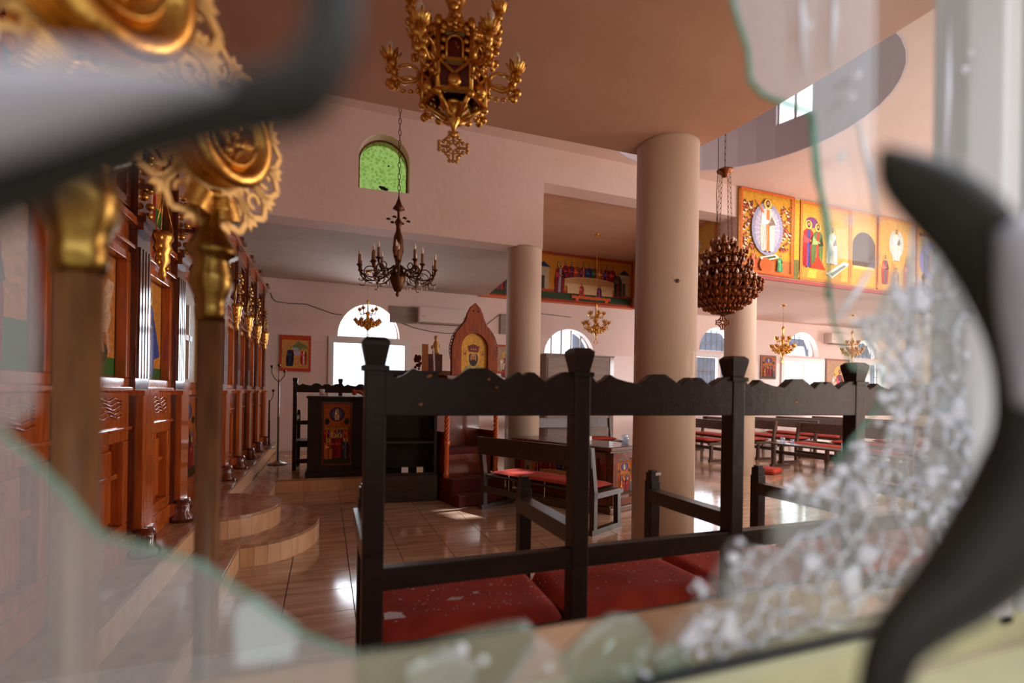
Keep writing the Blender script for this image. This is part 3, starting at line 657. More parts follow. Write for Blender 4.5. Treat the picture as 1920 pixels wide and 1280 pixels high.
# ================================================================== SEATING
SC = [(.0,.9),(.05,.7),(.085,0),(.13,.35),(.16,.8),(.20,.45),(.26,.2),(.345,0),(.38,.45),(.42,.95),(.50,1),(.54,.6),(.595,0),(.63,.5),(.66,.8),(.685,.45),(.71,.8),(.74,.75),(.80,0),(.85,.5),(.90,.9),(1.,.95)]
def make_stall(label, n=6, sp=.605, zl=1.207, amp=.034):
    t = thing('choir_stall', label, 'bench')
    post = MB().box(-.027, .027, -.027, .027, 0, 1.235)
    post_me = post.mesh('back_post', dark)
    knob_me = MB().add([(x*a, y*a, z) for z, a in ((1.225,.034),(1.238,.034),(1.240,.024),(1.292,.034),(1.302,.034),(1.312,.024)) for x, y in ((-1,-1),(1,-1),(1,1),(-1,1))],
        [(0,3,2,1)] + [(4*i+k, 4*i+(k+1)%4, 4*i+4+(k+1)%4, 4*i+4+k) for i in range(5) for k in range(4)] + [(20,21,22,23)]).mesh('knob', dark)
    fp = MB().box(-.024, .024, -.024, .024, 0, .80); front_me = fp.mesh('front_post', dark)
    fk = MB().box(-.020, .020, -.020, .020, .80, .835).box(-.014, .014, -.014, .014, .835, .845).mesh('post_cap', dark)
    arm_me = MB().box(-.026, .026, .02, .44, .715, .768).mesh('armrest', darkv)
    for i in range(n):
        x = i * sp; p = addo('back_post', post_me, t, (x, 0, 0)); addo('knob', knob_me, p)
        f = addo('front_post', front_me, t, (x + .015, .47, 0)); addo('post_cap', fk, f); addo('armrest', arm_me, t, (x, .0, 0))
        for o, b in ((p, .004), (f, .004)):
            m = o.modifiers.new('bevel', 'BEVEL'); m.width = b; m.segments = 2
    L = (n - 1) * sp
    top = []
    for i in range(n - 1):
        for u, v in SC[:-1]: top.append((i*sp + u*sp, zl + amp*v))
    top.append((L, zl + amp*.95))
    MB().prism([(0, 1.107), (L, 1.107)] + top[::-1], -.024, .012).build('crest_rail', dark, t, bev=.003)
    MB().box(0, L, -.022, .012, .648, .708).build('middle_rail', dark, t, bev=.003)
    MB().box(0, L, .03, .46, .385, .415).build('seat', dark, t, bev=.004)
    MB().box(0, L, .45, .475, .28, .385).build('seat_apron', dark, t)
    MB().box(0, L, -.02, .02, .10, .16).build('stretcher', dark, t)
    return t
stall = make_stall('long dark stall row nearest the camera, scalloped crest, capped posts and open back')
place(stall, (.122, 1.36, 0), 0, stall['label'])
stall2 = make_stall('small dark scalloped stall behind the dark icon desk under the far window', 3)
place(stall2, (-.36, 6.93, .15), math.radians(-2), stall2['label'], .90)
# flaked paint specks and stickers on the crest rail
q = MB()
for px, py, r in ((804, 705, .006), (930, 725, .006), (916, 711, .003), (712, 746, .005), (789, 757, .004), (1495, 752, .006), (1442, 750, .003)):
    c = onY(px, py, 1.3355)
    for k in range(3):
        x, z = c.x-.122+R.uniform(-.004,.004), c.z+R.uniform(-.003,.003); rr = r*R.uniform(.5,1)
        q.prism([(x+rr*R.uniform(.6,1.2)*math.cos(a), z+rr*R.uniform(.3,.8)*math.sin(a)) for a in (0,1,2.2,3.1,4.2,5.2)], -.0252, -.0236)
q.build('chipped_patch', mat('bare_wood', rgb(206,140,70), .6), stall)
stick = MB().prism(rectp(-.014,.014,-.006,.006), -.0005, 0)
for px, py in ((1237, 889),):
    c = onY(px, py, 1.80); stick.build('sticker', white, stall, (c.x-.122, .47-.0205, c.z))

def cushion_me(name, L, W, T, m, seed=0):
    r = random.Random(seed); vs = []; fs = []; nx, ny = 20, 12
    prof = []
    def h(u, v):
        e = min(1, (1-abs(u))/.12, (1-abs(v))/.2); return T*.5*(max(0, e)**.45)
    b = MB()
    for sgn in (1, -1):
        vs = []
        for j in range(ny+1):
            for i in range(nx+1):
                u, v = -1+2*i/nx, -1+2*j/ny
                u2 = math.copysign(abs(u)**.8, u); v2 = math.copysign(abs(v)**.8, v)
                z = T*.5 + sgn*h(u2, v2)*(1+.06*math.sin(u*5+seed)*math.sin(v*4+seed))
                vs.append((u2*L/2, v2*W/2, z))
        b.add(vs, [(j*(nx+1)+i, j*(nx+1)+i+1, (j+1)*(nx+1)+i+1, (j+1)*(nx+1)+i) for j in range(ny) for i in range(nx)], True)
    return b.mesh(name, m)
labs = ['red velvet cushion strewn with broken glass on the leftmost seat of the front stall row', 'red velvet cushion on the second seat of the front stall row',
        'red velvet cushion on the third seat of the front stall row', 'red velvet cushion on the fourth seat, behind the cracked glass', 'red velvet cushion on the last seat of the front stall row']
cme = cushion_me('cushion', .60, .36, .095, velvet, 2)
def pipe(L, W, z):
    return MB().tube([(-L/2+.02,-W/2,z),(L/2-.02,-W/2,z),(L/2,-W/2+.03,z),(L/2,W/2-.03,z),(L/2-.02,W/2,z),(-L/2+.02,W/2,z),(-L/2,W/2-.03,z),(-L/2,-W/2+.03,z),(-L/2+.02,-W/2,z)], .005, 5)
pme = pipe(.595, .355, .048).mesh('piping', piping)
for i in range(5):
    o = addo('seat_cushion', cme, None, (.425 + .605*i, 1.595 + (0 if i % 2 == 0 else -.02), .413)); o.rotation_euler = (0, 0, math.radians((-3, 2, -2, 1, 0)[i]))
    tag(o, labs[i], 'cushion', 'red cushions on the front stall row'); addo('piping', pme, o)
# broken glass on the cushions
q = MB()
for k in range(300):
    x = R.uniform(.17, 1.25) if k < 240 else R.uniform(1.3, 2.4); y = R.uniform(1.45, 1.74); s = R.choice((.0015,.002,.003,.005)) * R.uniform(.8, 1.3)
    a = [R.uniform(0, 2*PI) for _ in range(4)]; a.sort(); z = .509
    q.add([(x+s*math.cos(t), y+s*math.sin(t), z+R.uniform(-.001,.0015)) for t in a] + [(x, y, z+.002)], [(0,1,4),(1,2,4),(2,3,4),(3,0,4),(3,2,1,0)])
gg = q.build('glass_crumbs', white_crumb, None); tag(gg, 'fine crumbs of broken glass scattered over the red stall cushions', 'broken glass', None, 'stuff')
def flat_shard(x, y, z, pts, label, rz=0):
    o = MB().extrude_z(pts, 0, .003).build('glass_shard', white_crumb, None, (x, y, z), rz); tag(o, label, 'glass shard', 'glass shards lying on the first cushion'); return o
flat_shard(.40, 1.56, .509, [(-.03,-.006),(.012,-.012),(.03,.004),(.006,.006),(-.01,.012)], 'longest pale glass shard lying in the middle of the first red cushion')
flat_shard(.475, 1.585, .509, [(-.010,-.006),(.010,-.006),(.008,.008),(-.008,.008)], 'small squarish glass shard right of the longest shard on the cushion')
flat_shard(.60, 1.70, .507, [(-.012,-.006),(.010,-.006),(.014,.004),(-.004,.008)], 'glass shard near the back edge of the first red cushion')
flat_shard(.20, 1.50, .509, [(-.03,-.02),(.03,-.022),(.02,.01),(-.01,.026),(-.028,.02)], 'curved glass shard beside the leftmost stall post')

# low pews
def make_pew(name, label, L, m=pewm, cush=True, group=None, cord=False):
    t = thing(name, label, 'bench', group=group)
    for x in (0.02, L-.02):
        e = MB(); e.bar((x, 0.02, .0), (x, .02, .36), .045, .05); e.bar((x, .03, .30), (x, -.04, .73), .045, .05)
        e.build('back_leg', m, t); MB().bar((x, .40, .04), (x, .39, .33), .045, .05).build('front_leg', m, t)
        MB().box(x-.024, x+.024, -.03, .44, 0, .045).build('foot_bar', m, t); MB().box(x-.022, x+.022, .02, .46, .30, .335).build('seat_rail', m, t)
    MB().box(0, L, .03, .42, .325, .345).build('seat', m, t, bev=.003)
    MB().add([(0,-.055,.56),(L,-.055,.56),(L,-.03,.56),(0,-.03,.56),(0,-.075,.735),(L,-.075,.735),(L,-.05,.735),(0,-.05,.735)], [(0,3,2,1),(4,5,6,7),(0,1,5,4),(1,2,6,5),(2,3,7,6),(3,0,4,7)]).build('backrest', m, t, bev=.004)
    MB().box(0, L, .0, .02, .17, .23).build('stretcher', m, t)
    return t
def seat_pad(L, W, label, loc, rz, group, thick=.05):
    o = addo('seat_cushion', cushion_me('cushion', L, W, thick, velvet, 5), None, loc); o.rotation_euler = (0, 0, rz)
    return tag(o, label, 'cushion', group)
def on(root_loc, rz, x, y, z):
    c, s = math.cos(rz), math.sin(rz); return (root_loc[0] + x*c - y*s, root_loc[1] + x*s + y*c, root_loc[2] + z)
BR = math.radians(-63.4); BL = (1.50, 4.86, 0)
mb_ = make_pew('wooden_bench', 'dark wooden bench with red pad standing alone before the long table', 1.36, darkv); place(mb_, BL, BR, mb_['label'])
sp_ = seat_pad(1.20, .36, 'long thin red seat pad on the bench before the long table', on(BL, BR, .68, .24, .346), BR, None, .045)
q = MB()
for x in (-.35, .1): q.tube([(x, -.185, .02), (x+.005, -.19, -.05), (x, -.187, -.14)], .004, 4)
q.build('tie_cord', candle, sp_)
pews = [((6.90, 7.12, 0), 90, 1.95, 'pew whose near end shows between the two middle columns'), ((8.05, 4.75, 0), 90, 1.95, 'pew right of the middle column, facing the small low bench'),
        ((9.2, 4.75, 0), 90, 1.95, 'second pew of the right block, behind the one facing the low bench'), ((10.35, 4.75, 0), 90, 1.95, 'third pew of the right block'),
        ((11.5, 4.75, 0), 90, 1.95, 'fourth pew of the right block'), ((8.0, 7.12, 0), 90, 1.95, 'second pew in the window aisle'), ((9.1, 7.12, 0), 90, 1.95, 'third pew in the window aisle'),
        ((10.2, 7.12, 0), 90, 1.95, 'fourth pew in the window aisle'), ((11.4, 7.12, 0), 90, 1.95, 'fifth pew in the window aisle'),
        ((6.9, 1.3, 0), 90, 1.9, 'pew seen through the cracked glass at the right'), ((8.0, 1.3, 0), 90, 1.9, 'second pew seen through the cracked glass at the right'), ((9.1, 1.3, 0), 90, 1.9, 'third pew seen through the cracked glass'),
        ((12.8, 4.75, 0), 90, 1.95, 'farthest pew of the right block')]
base = None
for loc, a, L, lab in pews:
    if base is None: base = make_pew('pew', lab, 1.95, pewm); t = base
    else: t = copy_tree(base)
    place(t, loc, math.radians(a), 'dark wooden ' + lab, None, 'dark pews with red pads on the right')
    seat_pad(1.8, .36, 'red pad on the ' + lab.replace(', facing the small low bench', '').replace(', behind the one facing the low bench', ''), on(loc, math.radians(a), .97, .24, .346), math.radians(a), 'red pads on the right pews', .06)
rl = (5.15, 8.3, 0); tb = copy_tree(base); place(tb, rl, math.radians(180), 'dark bench with red back pad behind the long table', None)
del tb['group']
seat_pad(1.7, .36, 'red pad on the bench behind the long table', on(rl, PI, .97, .24, .346), PI, None, .06)
# low bench (kneeler) with jars
kb = thing('low_bench', 'low backless dark bench carrying glass jars, in front of the right pews', 'bench', (7.1, 6.42, 0), -PI/2)
MB().box(0, 2.0, 0, .30, .385, .41).build('seat', pewm, kb, bev=.003)
for x in (.03, 1.0, 1.97):
    MB().box(x-.022, x+.022, .03, .07, .04, .385).build('leg', pewm, kb); MB().box(x-.022, x+.022, .23, .27, .04, .385).build('leg', pewm, kb); MB().box(x-.025, x+.025, 0, .42, 0, .045).build('foot_bar', pewm, kb)
MB().box(0, 2.0, .14, .16, .22, .28).build('stretcher', pewm, kb)
jar_me = MB().lathe([(0,0),(.034,0),(.036,.09),(.030,.10),(.032,.10),(.038,.09),(.036,.002),(0,.004)], 14).mesh('glass_jar', clear_glass)
def tumbler(name, loc, label, s=1.0, group=None):
    o = addo(name, jar_me, None, loc); o.scale = (s, s, s); return tag(o, label, 'jar' if 'jar' in name else 'glass', group)
tumbler('glass_jar', (7.2, 6.25, .411), 'glass jar on the far end of the low bench', 1, 'jars on the low bench'); tumbler('glass_jar', (7.24, 6.1, .411), 'glass jar next to the farthest jar on the low bench', .8, 'jars on the low bench')
tumbler('glass_jar', (7.22, 5.2, .411), 'glass jar nearest the middle of the low bench', 1.1, 'jars on the low bench')
for (x, y, lab) in ((6.45, 5.85, 'red cushion lying on the floor beside the middle column'), (7.55, 5.55, 'red cushion lying on the floor under the low bench')):
    seat_pad(.36, .3, lab, (x, y, .001), .4, None, .09)

# ================================================================== FURNITURE OF THE CENTRE
TR = math.radians(112.3); TL = (2.62, 4.22, 0)
tb = thing('long_table', 'long wooden table with glass top and painted icon panels set in its sides', 'table', TL, TR)
MB().box(.03, 1.37, -.50, -.03, .06, .62).build('body', walnut, tb); MB().box(0, 1.40, -.53, 0, 0, .06).build('plinth', walnut, tb, bev=.01)
MB().box(-.02, 1.42, -.55, .02, .62, .655).build('table_top', walnut, tb, bev=.006); MB().box(-.01, 1.41, -.54, .01, .655, .662).build('glass_sheet', win_glass, tb)
def side_frame(parent, M, w, h, art):
    fr = MB()
    fr.box(0, w, -.03, 0, 0, .06).box(0, w, -.03, 0, h-.06, h).box(0, .07, -.03, 0, .06, h-.06).box(w-.07, w, -.03, 0, .06, h-.06)
    o = fr.build('icon_panel', oakd, parent); o.matrix_local = M; a = art(w-.2, h-.18); a.build(o, (.10, -.004, .09)); return o
side_frame(tb, Matrix.Translation((.03, -.04, .08)) @ Matrix.Rotation(-PI/2, 4, 'Z'), .45, .52, art_ascent)
side_frame(tb, Matrix.Translation((1.37, -.03, .08)) @ Matrix.Rotation(PI, 4, 'Z'), 1.30, .52, art_supper)
def T(x, y, z): return on(TL, TR, x, y, z)
for (x, y, lab, s) in ((.10, -.40, 'clear glass tumbler nearest the corner of the long table', .75), (.16, -.46, 'blue-tinted glass tumbler at the end of the long table', .95), (.06, -.50, 'small glass at the right edge of the long table', .5)):
    tumbler('glass_tumbler', T(x, y, .663), lab, s, 'glasses on the long table')
o = MB().box(-.07, .07, -.03, .03, 0, .045).build('paper_box', white, None, T(.62, -.38, .663), TR+PI/2, bev=.002); tag(o, 'white paper box lying on the long table', 'box')

# bishop throne
TH = math.radians(14); TO = (1.53, 5.30, 0)
th = thing('bishop_throne', 'carved wooden canopy throne with crowned figure icon and openwork crest', 'throne', TO, TH)
MB().box(-.33, .38, -.30, .50, 0, .12).build('lower_step', velvet2, th, bev=.01); MB().box(-.32, .34, -.14, .50, .12, .26).build('upper_step', velvet2, th, bev=.01)
MB().box(-.30, .30, .38, .42, .26, 1.42).build('back_panel', oakd, th); MB().box(-.27, .27, .05, .40, .50, .56).build('seat', velvet2, th, bev=.01)
MB().box(-.27, .27, .06, .10, .26, .50).build('seat_front', oakd, th)
MB().box(-.34, .34, -.02, .44, 1.30, 1.36).build('canopy_shelf', oakd, th, bev=.006)
tw = MB()
tw_pts = [(.022*math.cos(t*.9)*.35, .022*math.sin(t*.9)*.35, .62 + .68*t/40) for t in range(41)]
for k in range(3): tw.tube([(.016*math.cos(t*.45+k*2.1), .016*math.sin(t*.45+k*2.1), .66 + .60*t/60) for t in range(61)], .014, 6)
tw.lathe([(.035,.26),(.035,.30),(.026,.33),(.03,.45),(.026,.58),(.034,.62),(.034,.66)], 12).lathe([(.024,1.24),(.034,1.27),(.034,1.30)], 12)
twm = tw.mesh('twisted_column', mat('bright_oak', rgb(186, 84, 30), .22, coat=.5))
for x in (-.31, .31): addo('twisted_column', twm, th, (x, .02, 0))
for x in (-.31, .31): MB().box(x-.025, x+.025, .05, .40, .70, .75).build('armrest', oakd, th, bev=.01); MB().box(x-.012, x+.012, .05, .38, .28, .70).build('side_panel', oakd, th)
hb = [(-.25,1.36),(-.255,1.66),(-.22,1.80),(-.15,1.90),(-.11,1.95),(-.085,2.04),(-.05,2.11),(0,2.16)]
hp = hb + [(-x, z) for x, z in hb[::-1][1:]]
arch = [(-.17,1.38),(.17,1.38)] + circ(0, 1.655, .17, 0, PI, 16, .175)
hp = [(x*1.12, z) for x, z in hp]; hood = MB().prism(hp[::-1], -.02, .02, [arch, circ(-.03,2.07,.011,0,2*PI,6)[:-1], circ(.03,2.07,.011,0,2*PI,6)[:-1]]).build('arched_hood', mat('hood_wood', rgb(150, 70, 28), .6, spec=.2, noise=(8,.8,rgb(100,40,16),(6,6,.7))), th)
path = [(-.292,1.55),(-.30,1.585),(-.305,1.62),(-.305,1.655),(-.30,1.69),(-.292,1.725),(-.28,1.76),(-.262,1.795),(-.242,1.825),(-.218,1.852),(-.192,1.878),(-.166,1.90),(-.145,1.93),(-.13,1.965)]
for SD in (-1, 1):
  cr = MB()
  for x, z in path:
    for s in (SD,):
        x += .024; cr.ring((s*x, 0, z), .027, .0065, 'y', 10, ts=5); cr.ring((s*(x+.030), 0, z-.006), .016, .0055, 'y', 8, ts=4); cr.sphere((s*(x-.014), 0, z+.02), .009, 6)
  cr.build('openwork_crest', oakd, hood)
ib = MB().prism(arch, .004, .02).build('icon', goldp, th); ib['label'] = 'golden arched icon of a bearded figure in a tall crown'
a = art_bust(.34, .45)
a.build(ib, (-.17, .003, 1.38), 0, paint)
# rounded corners of the arch are covered by the hood board itself: the board stands in front
ib.location.y = .016
MB().box(-.13, .10, -.02, -.005, 0, .13).build('small_picture', candle, th, (0.0, .10, .98))
art_tomb(.21, .11).build(th, (-.12, .078, .99), 0, paint, 'small_painting')

# dark shelf cabinet and what stands on it
CO = (.54, 5.42, 0); CR = math.radians(-6)
cb = thing('shelf_cabinet', 'dark open shelf cabinet left of the canopy throne', 'cabinet', CO, CR)
for x in (0, .575): MB().box(x, x+.03, 0, .40, .02, 1.38).build('side_panel', dark, cb)
MB().box(.03, .575, .38, .40, .02, 1.38).build('back_panel', dark, cb)
for z in (.28, .62, 1.0, 1.35): MB().box(.03, .575, .0, .38, z, z+.025).build('shelf', dark, cb)
MB().box(-.01, .615, -.02, .40, 0, .28).build('base_box', darkv, cb, bev=.005)
MB().box(-.01, .615, -.02, .41, 1.375, 1.40).build('top_board', dark, cb)
for x, lab in ((.27, 'small white carton on the bottom shelf of the dark cabinet, left one'), (.43, 'small cream carton on the bottom shelf of the dark cabinet, right one')):
    o = MB().box(-.035, .035, -.03, .03, 0, .055).build('carton', white if x < .3 else candle, None, on(CO, CR, x, .05, .306), CR); tag(o, lab, 'box')
o = MB().box(-.035, .035, -.012, .012, 0, .30).build('wooden_plank', mat('pale_oak', rgb(190,120,64), .5), None, on(CO, CR, .47, .10, 1.40), CR, bev=.003); tag(o, 'upright plain wooden plank on top of the dark cabinet', 'plank')
o = MB().box(-.1, .11, -.07, .07, 0, .20).build('wooden_box', oakd, None, on(CO, CR, .60-.04, .24, 1.40), CR, bev=.005); tag(o, 'reddish brown wooden box behind the plank on the dark cabinet', 'box')
q = MB()
for k in range(26): q.sphere((R.uniform(-.04,.02), R.uniform(-.03,.03), R.uniform(.02,.17)), R.uniform(.014,.022), 6)
o = q.build('red_flowers', velvet2, None, on(CO, CR, .41, .13, 1.40), 0); tag(o, 'bunch of dark red flowers left of the upright plank', 'flowers')
st = MB().lathe([(0,0),(.04,0),(.045,.03),(.03,.06),(.035,.10),(.026,.14),(.012,.16),(.022,.18),(.02,.205),(0,.215)], 12); st.sphere((-.035,0,.08), .025, 8); st.sphere((.03,0,.1), .022, 8)
o = st.build('gilt_statuette', goldcloth, None, on(CO, CR, .60, .22, 1.60), 0); tag(o, 'small gilt statuette beside the throne crest', 'statuette')
o = MB().lathe([(0,0),(.010,0),(.010,.24),(.004,.25),(0,.26)], 10).build('white_candle', mat('wax', rgb(240,240,245), .4), None, on(CO, CR, .565, -.005, 1.401), 0); tag(o, 'tall white candle between the dark cabinet and the throne', 'candle')
o.rotation_euler = (0, math.radians(-3), 0)

# icon desk on the platform
DO = (-.19, 6.29, .15); DRZ = math.radians(-2)
dk = thing('icon_desk', 'dark boxy desk with a tall narrow icon panel, standing on the platform edge', 'desk', DO, DRZ)
MB().box(0, .66, 0, .45, .06, .93).build('body', dark, dk, bev=.004); MB().box(-.02, .68, -.02, .47, 0, .07).build('plinth', dark, dk, bev=.006); MB().box(-.015, .675, -.02, .47, .93, .955).build('desk_top', dark, dk, bev=.004)
MB().box(.0, .66, 0, .45, .955, .965).build('glass_sheet', win_glass, dk)
ip = MB().box(.155, .495, -.012, 0, .14, .89).build('icon_panel', oakd, dk); art_ascent(.31, .72).build(ip, (.17, -.013, .155), 0, paint)
o = MB().lathe([(0,0),(.028,0),(.03,.075),(.026,.075),(.024,.006),(0,.006)], 14).build('white_cup', white, None, on(DO, DRZ, .15, .1, .966)); tag(o, 'white cup on the left of the icon desk', 'cup')
ro = MB()
for k in range(9): ro.sphere((R.uniform(-.07,.07), R.uniform(-.03,.03), R.uniform(.02,.06)), R.uniform(.02,.028), 8)
o = ro.build('rose_bunch', silk, None, on(DO, DRZ, .58, .12, .966)); tag(o, 'bunch of orange silk roses on the right of the icon desk', 'flowers')

# candle stands
def stand(label, loc, h, n):
    t = thing('candle_stand', label, 'candle stand', loc)
    rb = .13 if n > 1 else .08; MB().lathe([(0,0),(rb,0),(rb,.02),(.05,.035),(.035,.05)], 20).build('base', steel, t); MB().lathe([(.014,.04),(.014,h*.55),(.02,h*.56),(.014,h*.57),(.012,h)], 10).build('pole', bronze if n == 1 else steel, t)
    for k in range(n):
        a = PI*k/(max(1, n-1)) if n > 1 else 0; dx = (-.09, 0, .07)[k] if n == 3 else .05; dz = (.16, .18, .10)[k] if n == 3 else .12
        m = MB().tube([(0,0,h-.03),(dx*.6,0,h+.02),(dx,0,h+dz*.6),(dx,0,h+dz)], .006, 6); m.lathe([(.004,0),(.018,.01),(.02,.03),(.012,.04)], 8, (dx,0,h+dz)); m.build('branch', bronze, t)
    return t
stand('steel candle stand with three short branches, left of the icon desk', (-.60, 7.55, .15), 1.16, 3)
stand('thin bronze candle stand by the icon screen, left of the steel stand', (-.775, 8.2, .30), .72, 1)

# ================================================================== THINGS ON THE FAR WALL
def framed(label, x0, x1, z0, z1, art, fc, rz=0, t=.02):
    w_, h_ = x1-x0, z1-z0; o = MB().box(0, w_, 0, .025, 0, h_).build('wall_icon', fc, None, (x0, 9.17, z0)); tag(o, label, 'picture'); a = art(w_-2*t, h_-2*t); a.build(o, (t, 0, t)); return o
framed('red-bordered nativity icon hung on the wall left of the far window', -.72, -.24, 1.49, 2.10, art_nativity, mat('red_frame', rgb(186,60,38), .6), t=.012)
framed('small pale icon on the wall right of the throne crest', 3.08, 3.45, 1.56, 2.12, art_madonna, mat('red_frame2', rgb(186,60,38), .6))
framed('small orange icon between the middle column and the right aisle window', 9.82, 10.30, 1.62, 2.2, art_ascent, walnut)
framed('large pale icon of a haloed figure between two right aisle windows', 12.0, 12.85, 1.30, 2.2, art_madonna, walnut)
def aircon(label, x0, x1, z0, z1):
    t = thing('air_conditioner', label, 'air conditioner', (x0, 9.2, z0)); w_, h_ = x1-x0, z1-z0
    MB().box(0, w_, -.22, 0, .02, h_).build('casing', acm, t, bev=.015); MB().box(.05, w_-.04, -.215, -.06, 0, .04).build('air_outlet', greyp, t); MB().box(.03, .12, -.223, -.219, h_*.4, h_*.43).build('badge', greyp, t)
aircon('pale wall-mounted air conditioner left of the throne crest', 1.56, 2.50, 2.42, 2.72)
aircon('cream wall-mounted air conditioner above the right aisle windows', 11.95, 12.85, 2.56, 2.84)
o = MB().box(1.06, 1.54, 9.17, 9.2, 2.42, 2.72).build('grey_panel', greyp, None); tag(o, 'flat grey board on the wall left of the air conditioner', 'board')  # plain grey board flat on the wall
o = MB().box(3.16, 3.40, 9.15, 9.2, 2.33, 2.72).build('fuse_box', greyp, None, bev=.005); tag(o, 'grey electrical box high on the wall beside the middle column', 'electrical box')
def wire(label, pts):
    P = [(x, 9.19, z) for x, z in pts]; o = MB().tube(P, .006, 4).build('wall_cable', cable, None); tag(o, label, 'cable')
wire('loose dark cable sagging from the icon screen to the far window', [(-.88,2.79),(-.85,2.70),(-.80,2.65),(-.6,2.63),(-.32,2.64),(-.1,2.57),(.1,2.51),(.25,2.50)])
wire('cable looping from the far window to the throne crest', [(1.25,2.43),(1.5,2.35),(1.8,2.30),(2.1,2.28),(2.5,2.30),(2.9,2.5),(3.14,2.70)])
wire('thin cable under the wide table mural', [(3.5,2.78),(4.0,2.79),(4.7,2.76)])
wc = thing('wardrobe', 'grey wooden wardrobe below the barred half-round window', 'wardrobe', (3.95, 8.72, 0))
MB().box(0, 1.40, 0, .45, 0, 1.93).build('body', greyp, wc, bev=.01); MB().box(-.02, 1.5, -.02, .45, 1.93, 1.96).build('top_board', greyp, wc)
for x in (.03, .70): MB().box(x, x+.64, -.018, 0, .08, 1.88).build('door', greyp, wc, bev=.006)
MB().box(1.41, 1.50, .0, .45, 0, 1.93).build('side_panel', oakd, wc)
o = MB().lathe([(.0,0),(.014,0),(.014,.006),(0,.008)], 12).xf(Matrix.Rotation(PI/2, 4, 'X')).build('wall_plug', cable, None, (2.317, 2.896, 1.985)); tag(o, 'small dark plug hole in the big near column', 'plug')

# ================================================================== CHANDELIERS
def cross_finial(r, t=.004):
    m = MB()
    for k in range(8):
        a = PI*k/4; L = r if k % 2 == 0 else r*.72
        c, s_ = math.cos(a), math.sin(a)
        m.add([(c*L*.2 - s_*.08*r, y, s_*L*.2 + c*.08*r) for y in (-t, t)] + [(c*L*.2 + s_*.08*r, y, s_*L*.2 - c*.08*r) for y in (-t, t)] +
              [(c*L*.75 + s_*.06*r, y, s_*L*.75 - c*.06*r) for y in (-t, t)] + [(c*L*.75 - s_*.06*r, y, s_*L*.75 + c*.06*r) for y in (-t, t)], [(0,2,4,6),(7,5,3,1),(0,1,3,2),(2,3,5,4),(4,5,7,6),(6,7,1,0)])
        for d in (-.22, 0, .22): m.sphere((c*L*.85 - s_*d*r*1.0, 0, s_*L*.85 + c*d*r*1.0), r*.13 if d else r*.12, 6)
    m.ring((0, 0, 0), r*.42, r*.04, 'y', 12, ts=4); return m
def chain_mb(z0, z1, step=.035, r=.008, t=.0022, x=0, y=0, x1=0, y1=0):
    m = MB(); n = max(1, int((z1-z0)/step))
    for k in range(n):
        u = (k+.5)/n; c = (x+(x1-x)*u, y+(y1-y)*u, z0+(z1-z0)*u); ax = k % 2
        pts = []
        for q in range(9):
            a = 2*PI*q/8; dx, dz = r*math.cos(a), step*.62*math.sin(a); pts.append((c[0]+(dx if ax else 0), c[1]+(0 if ax else dx), c[2]+dz))
        m.tube(pts, t, 4)
    return m
def arm_mb(r0, z0, R_, z1, t, scroll=True, cup='plain', crest=.0):
    """arm in the local xz plane: leaves the stem at (r0,z0), dips and rises to the cup at (R,z1)"""
    m = MB(); dip = min(z0, z1) - (R_-r0)*.38; P0, P1, P2, P3 = (r0, z0), (r0+(R_-r0)*.35, dip), (R_*1.02, dip), (R_, z1)
    pts = [];
    for i in range(13):
        u = i/12; b = ((1-u)**3, 3*u*(1-u)**2, 3*u*u*(1-u), u**3)
        pts.append((sum(b[k]*(P0, P1, P2, P3)[k][0] for k in range(4)), 0, sum(b[k]*(P0, P1, P2, P3)[k][1] for k in range(4))))
    m.tube(pts, [t*(1.5 if i < 2 or i > 10 else 1) for i in range(13)], 6)
    if scroll:
        L = R_-r0; c = pts[6]
        m.tube([(c[0]+L*.22*math.cos(a)*(1-a/9), 0, c[2]+L*.16+L*.2*math.sin(a)*(1-a/9)) for a in [x*.45-1.6 for x in range(14)]], t*.75, 5)
        m.tube([(c[0]+L*.3+L*.10*math.cos(a), 0, c[2]-L*.05+L*.1*math.sin(a)) for a in [x*.5+1.2 for x in range(10)]], t*.6, 5)
        for u in (4, 8): m.sphere((pts[u][0], 0, pts[u][2]-t*1.2), t*2.0, 6)
    c = t*3.4
    if cup == 'leaf':
        m.lathe([(t, z1-t), (c*1.2, z1+t*1.5), (c*1.5, z1+t*3.5), (c*1.3, z1+t*3.5), (t, z1)], 12, (R_, 0, 0))
        for k in range(8):
            a = 2*PI*k/8; q = [(R_+math.cos(a)*rr, math.sin(a)*rr, z1+zz) for rr, zz in ((c*.9, t), (c*1.7, t*3.5), (c*1.9, t*7.5), (c*2.5, t*10.5))]
            w_ = [(math.sin(a)*ww, -math.cos(a)*ww) for ww in (c*.35, c*.62, c*.5, c*.06)]
            vs = [(p[0]+s*g[0], p[1]+s*g[1], p[2]) for p, g in zip(q, w_) for s in (-1, 1)]
            m.add(vs + [(v[0]*.985+R_*.015, v[1]*.985, v[2]-t*.5) for v in vs], [(2*i, 2*i+1, 2*i+3, 2*i+2) for i in range(3)] + [(8+2*i, 8+2*i+2, 8+2*i+3, 8+2*i+1) for i in range(3)], True)
    else:
        m.lathe([(t, z1-t), (c, z1+t), (c*1.1, z1+t*2), (c*.9, z1+t*2), (t*.8, z1+t)], 10, (R_, 0, 0))
    return m
def candle_mb(R_, z1, r, h): return MB().lathe([(r, z1), (r, z1+h), (r*.6, z1+h+.002)], 8, (R_, 0, 0))
def bulb_mb(R_, z1, r, h): return MB().lathe([(r*.5, z1), (r, z1+h*.28), (r*.92, z1+h*.5), (r*.4, z1+h*.82), (0, z1+h)], 8, (R_, 0, 0))
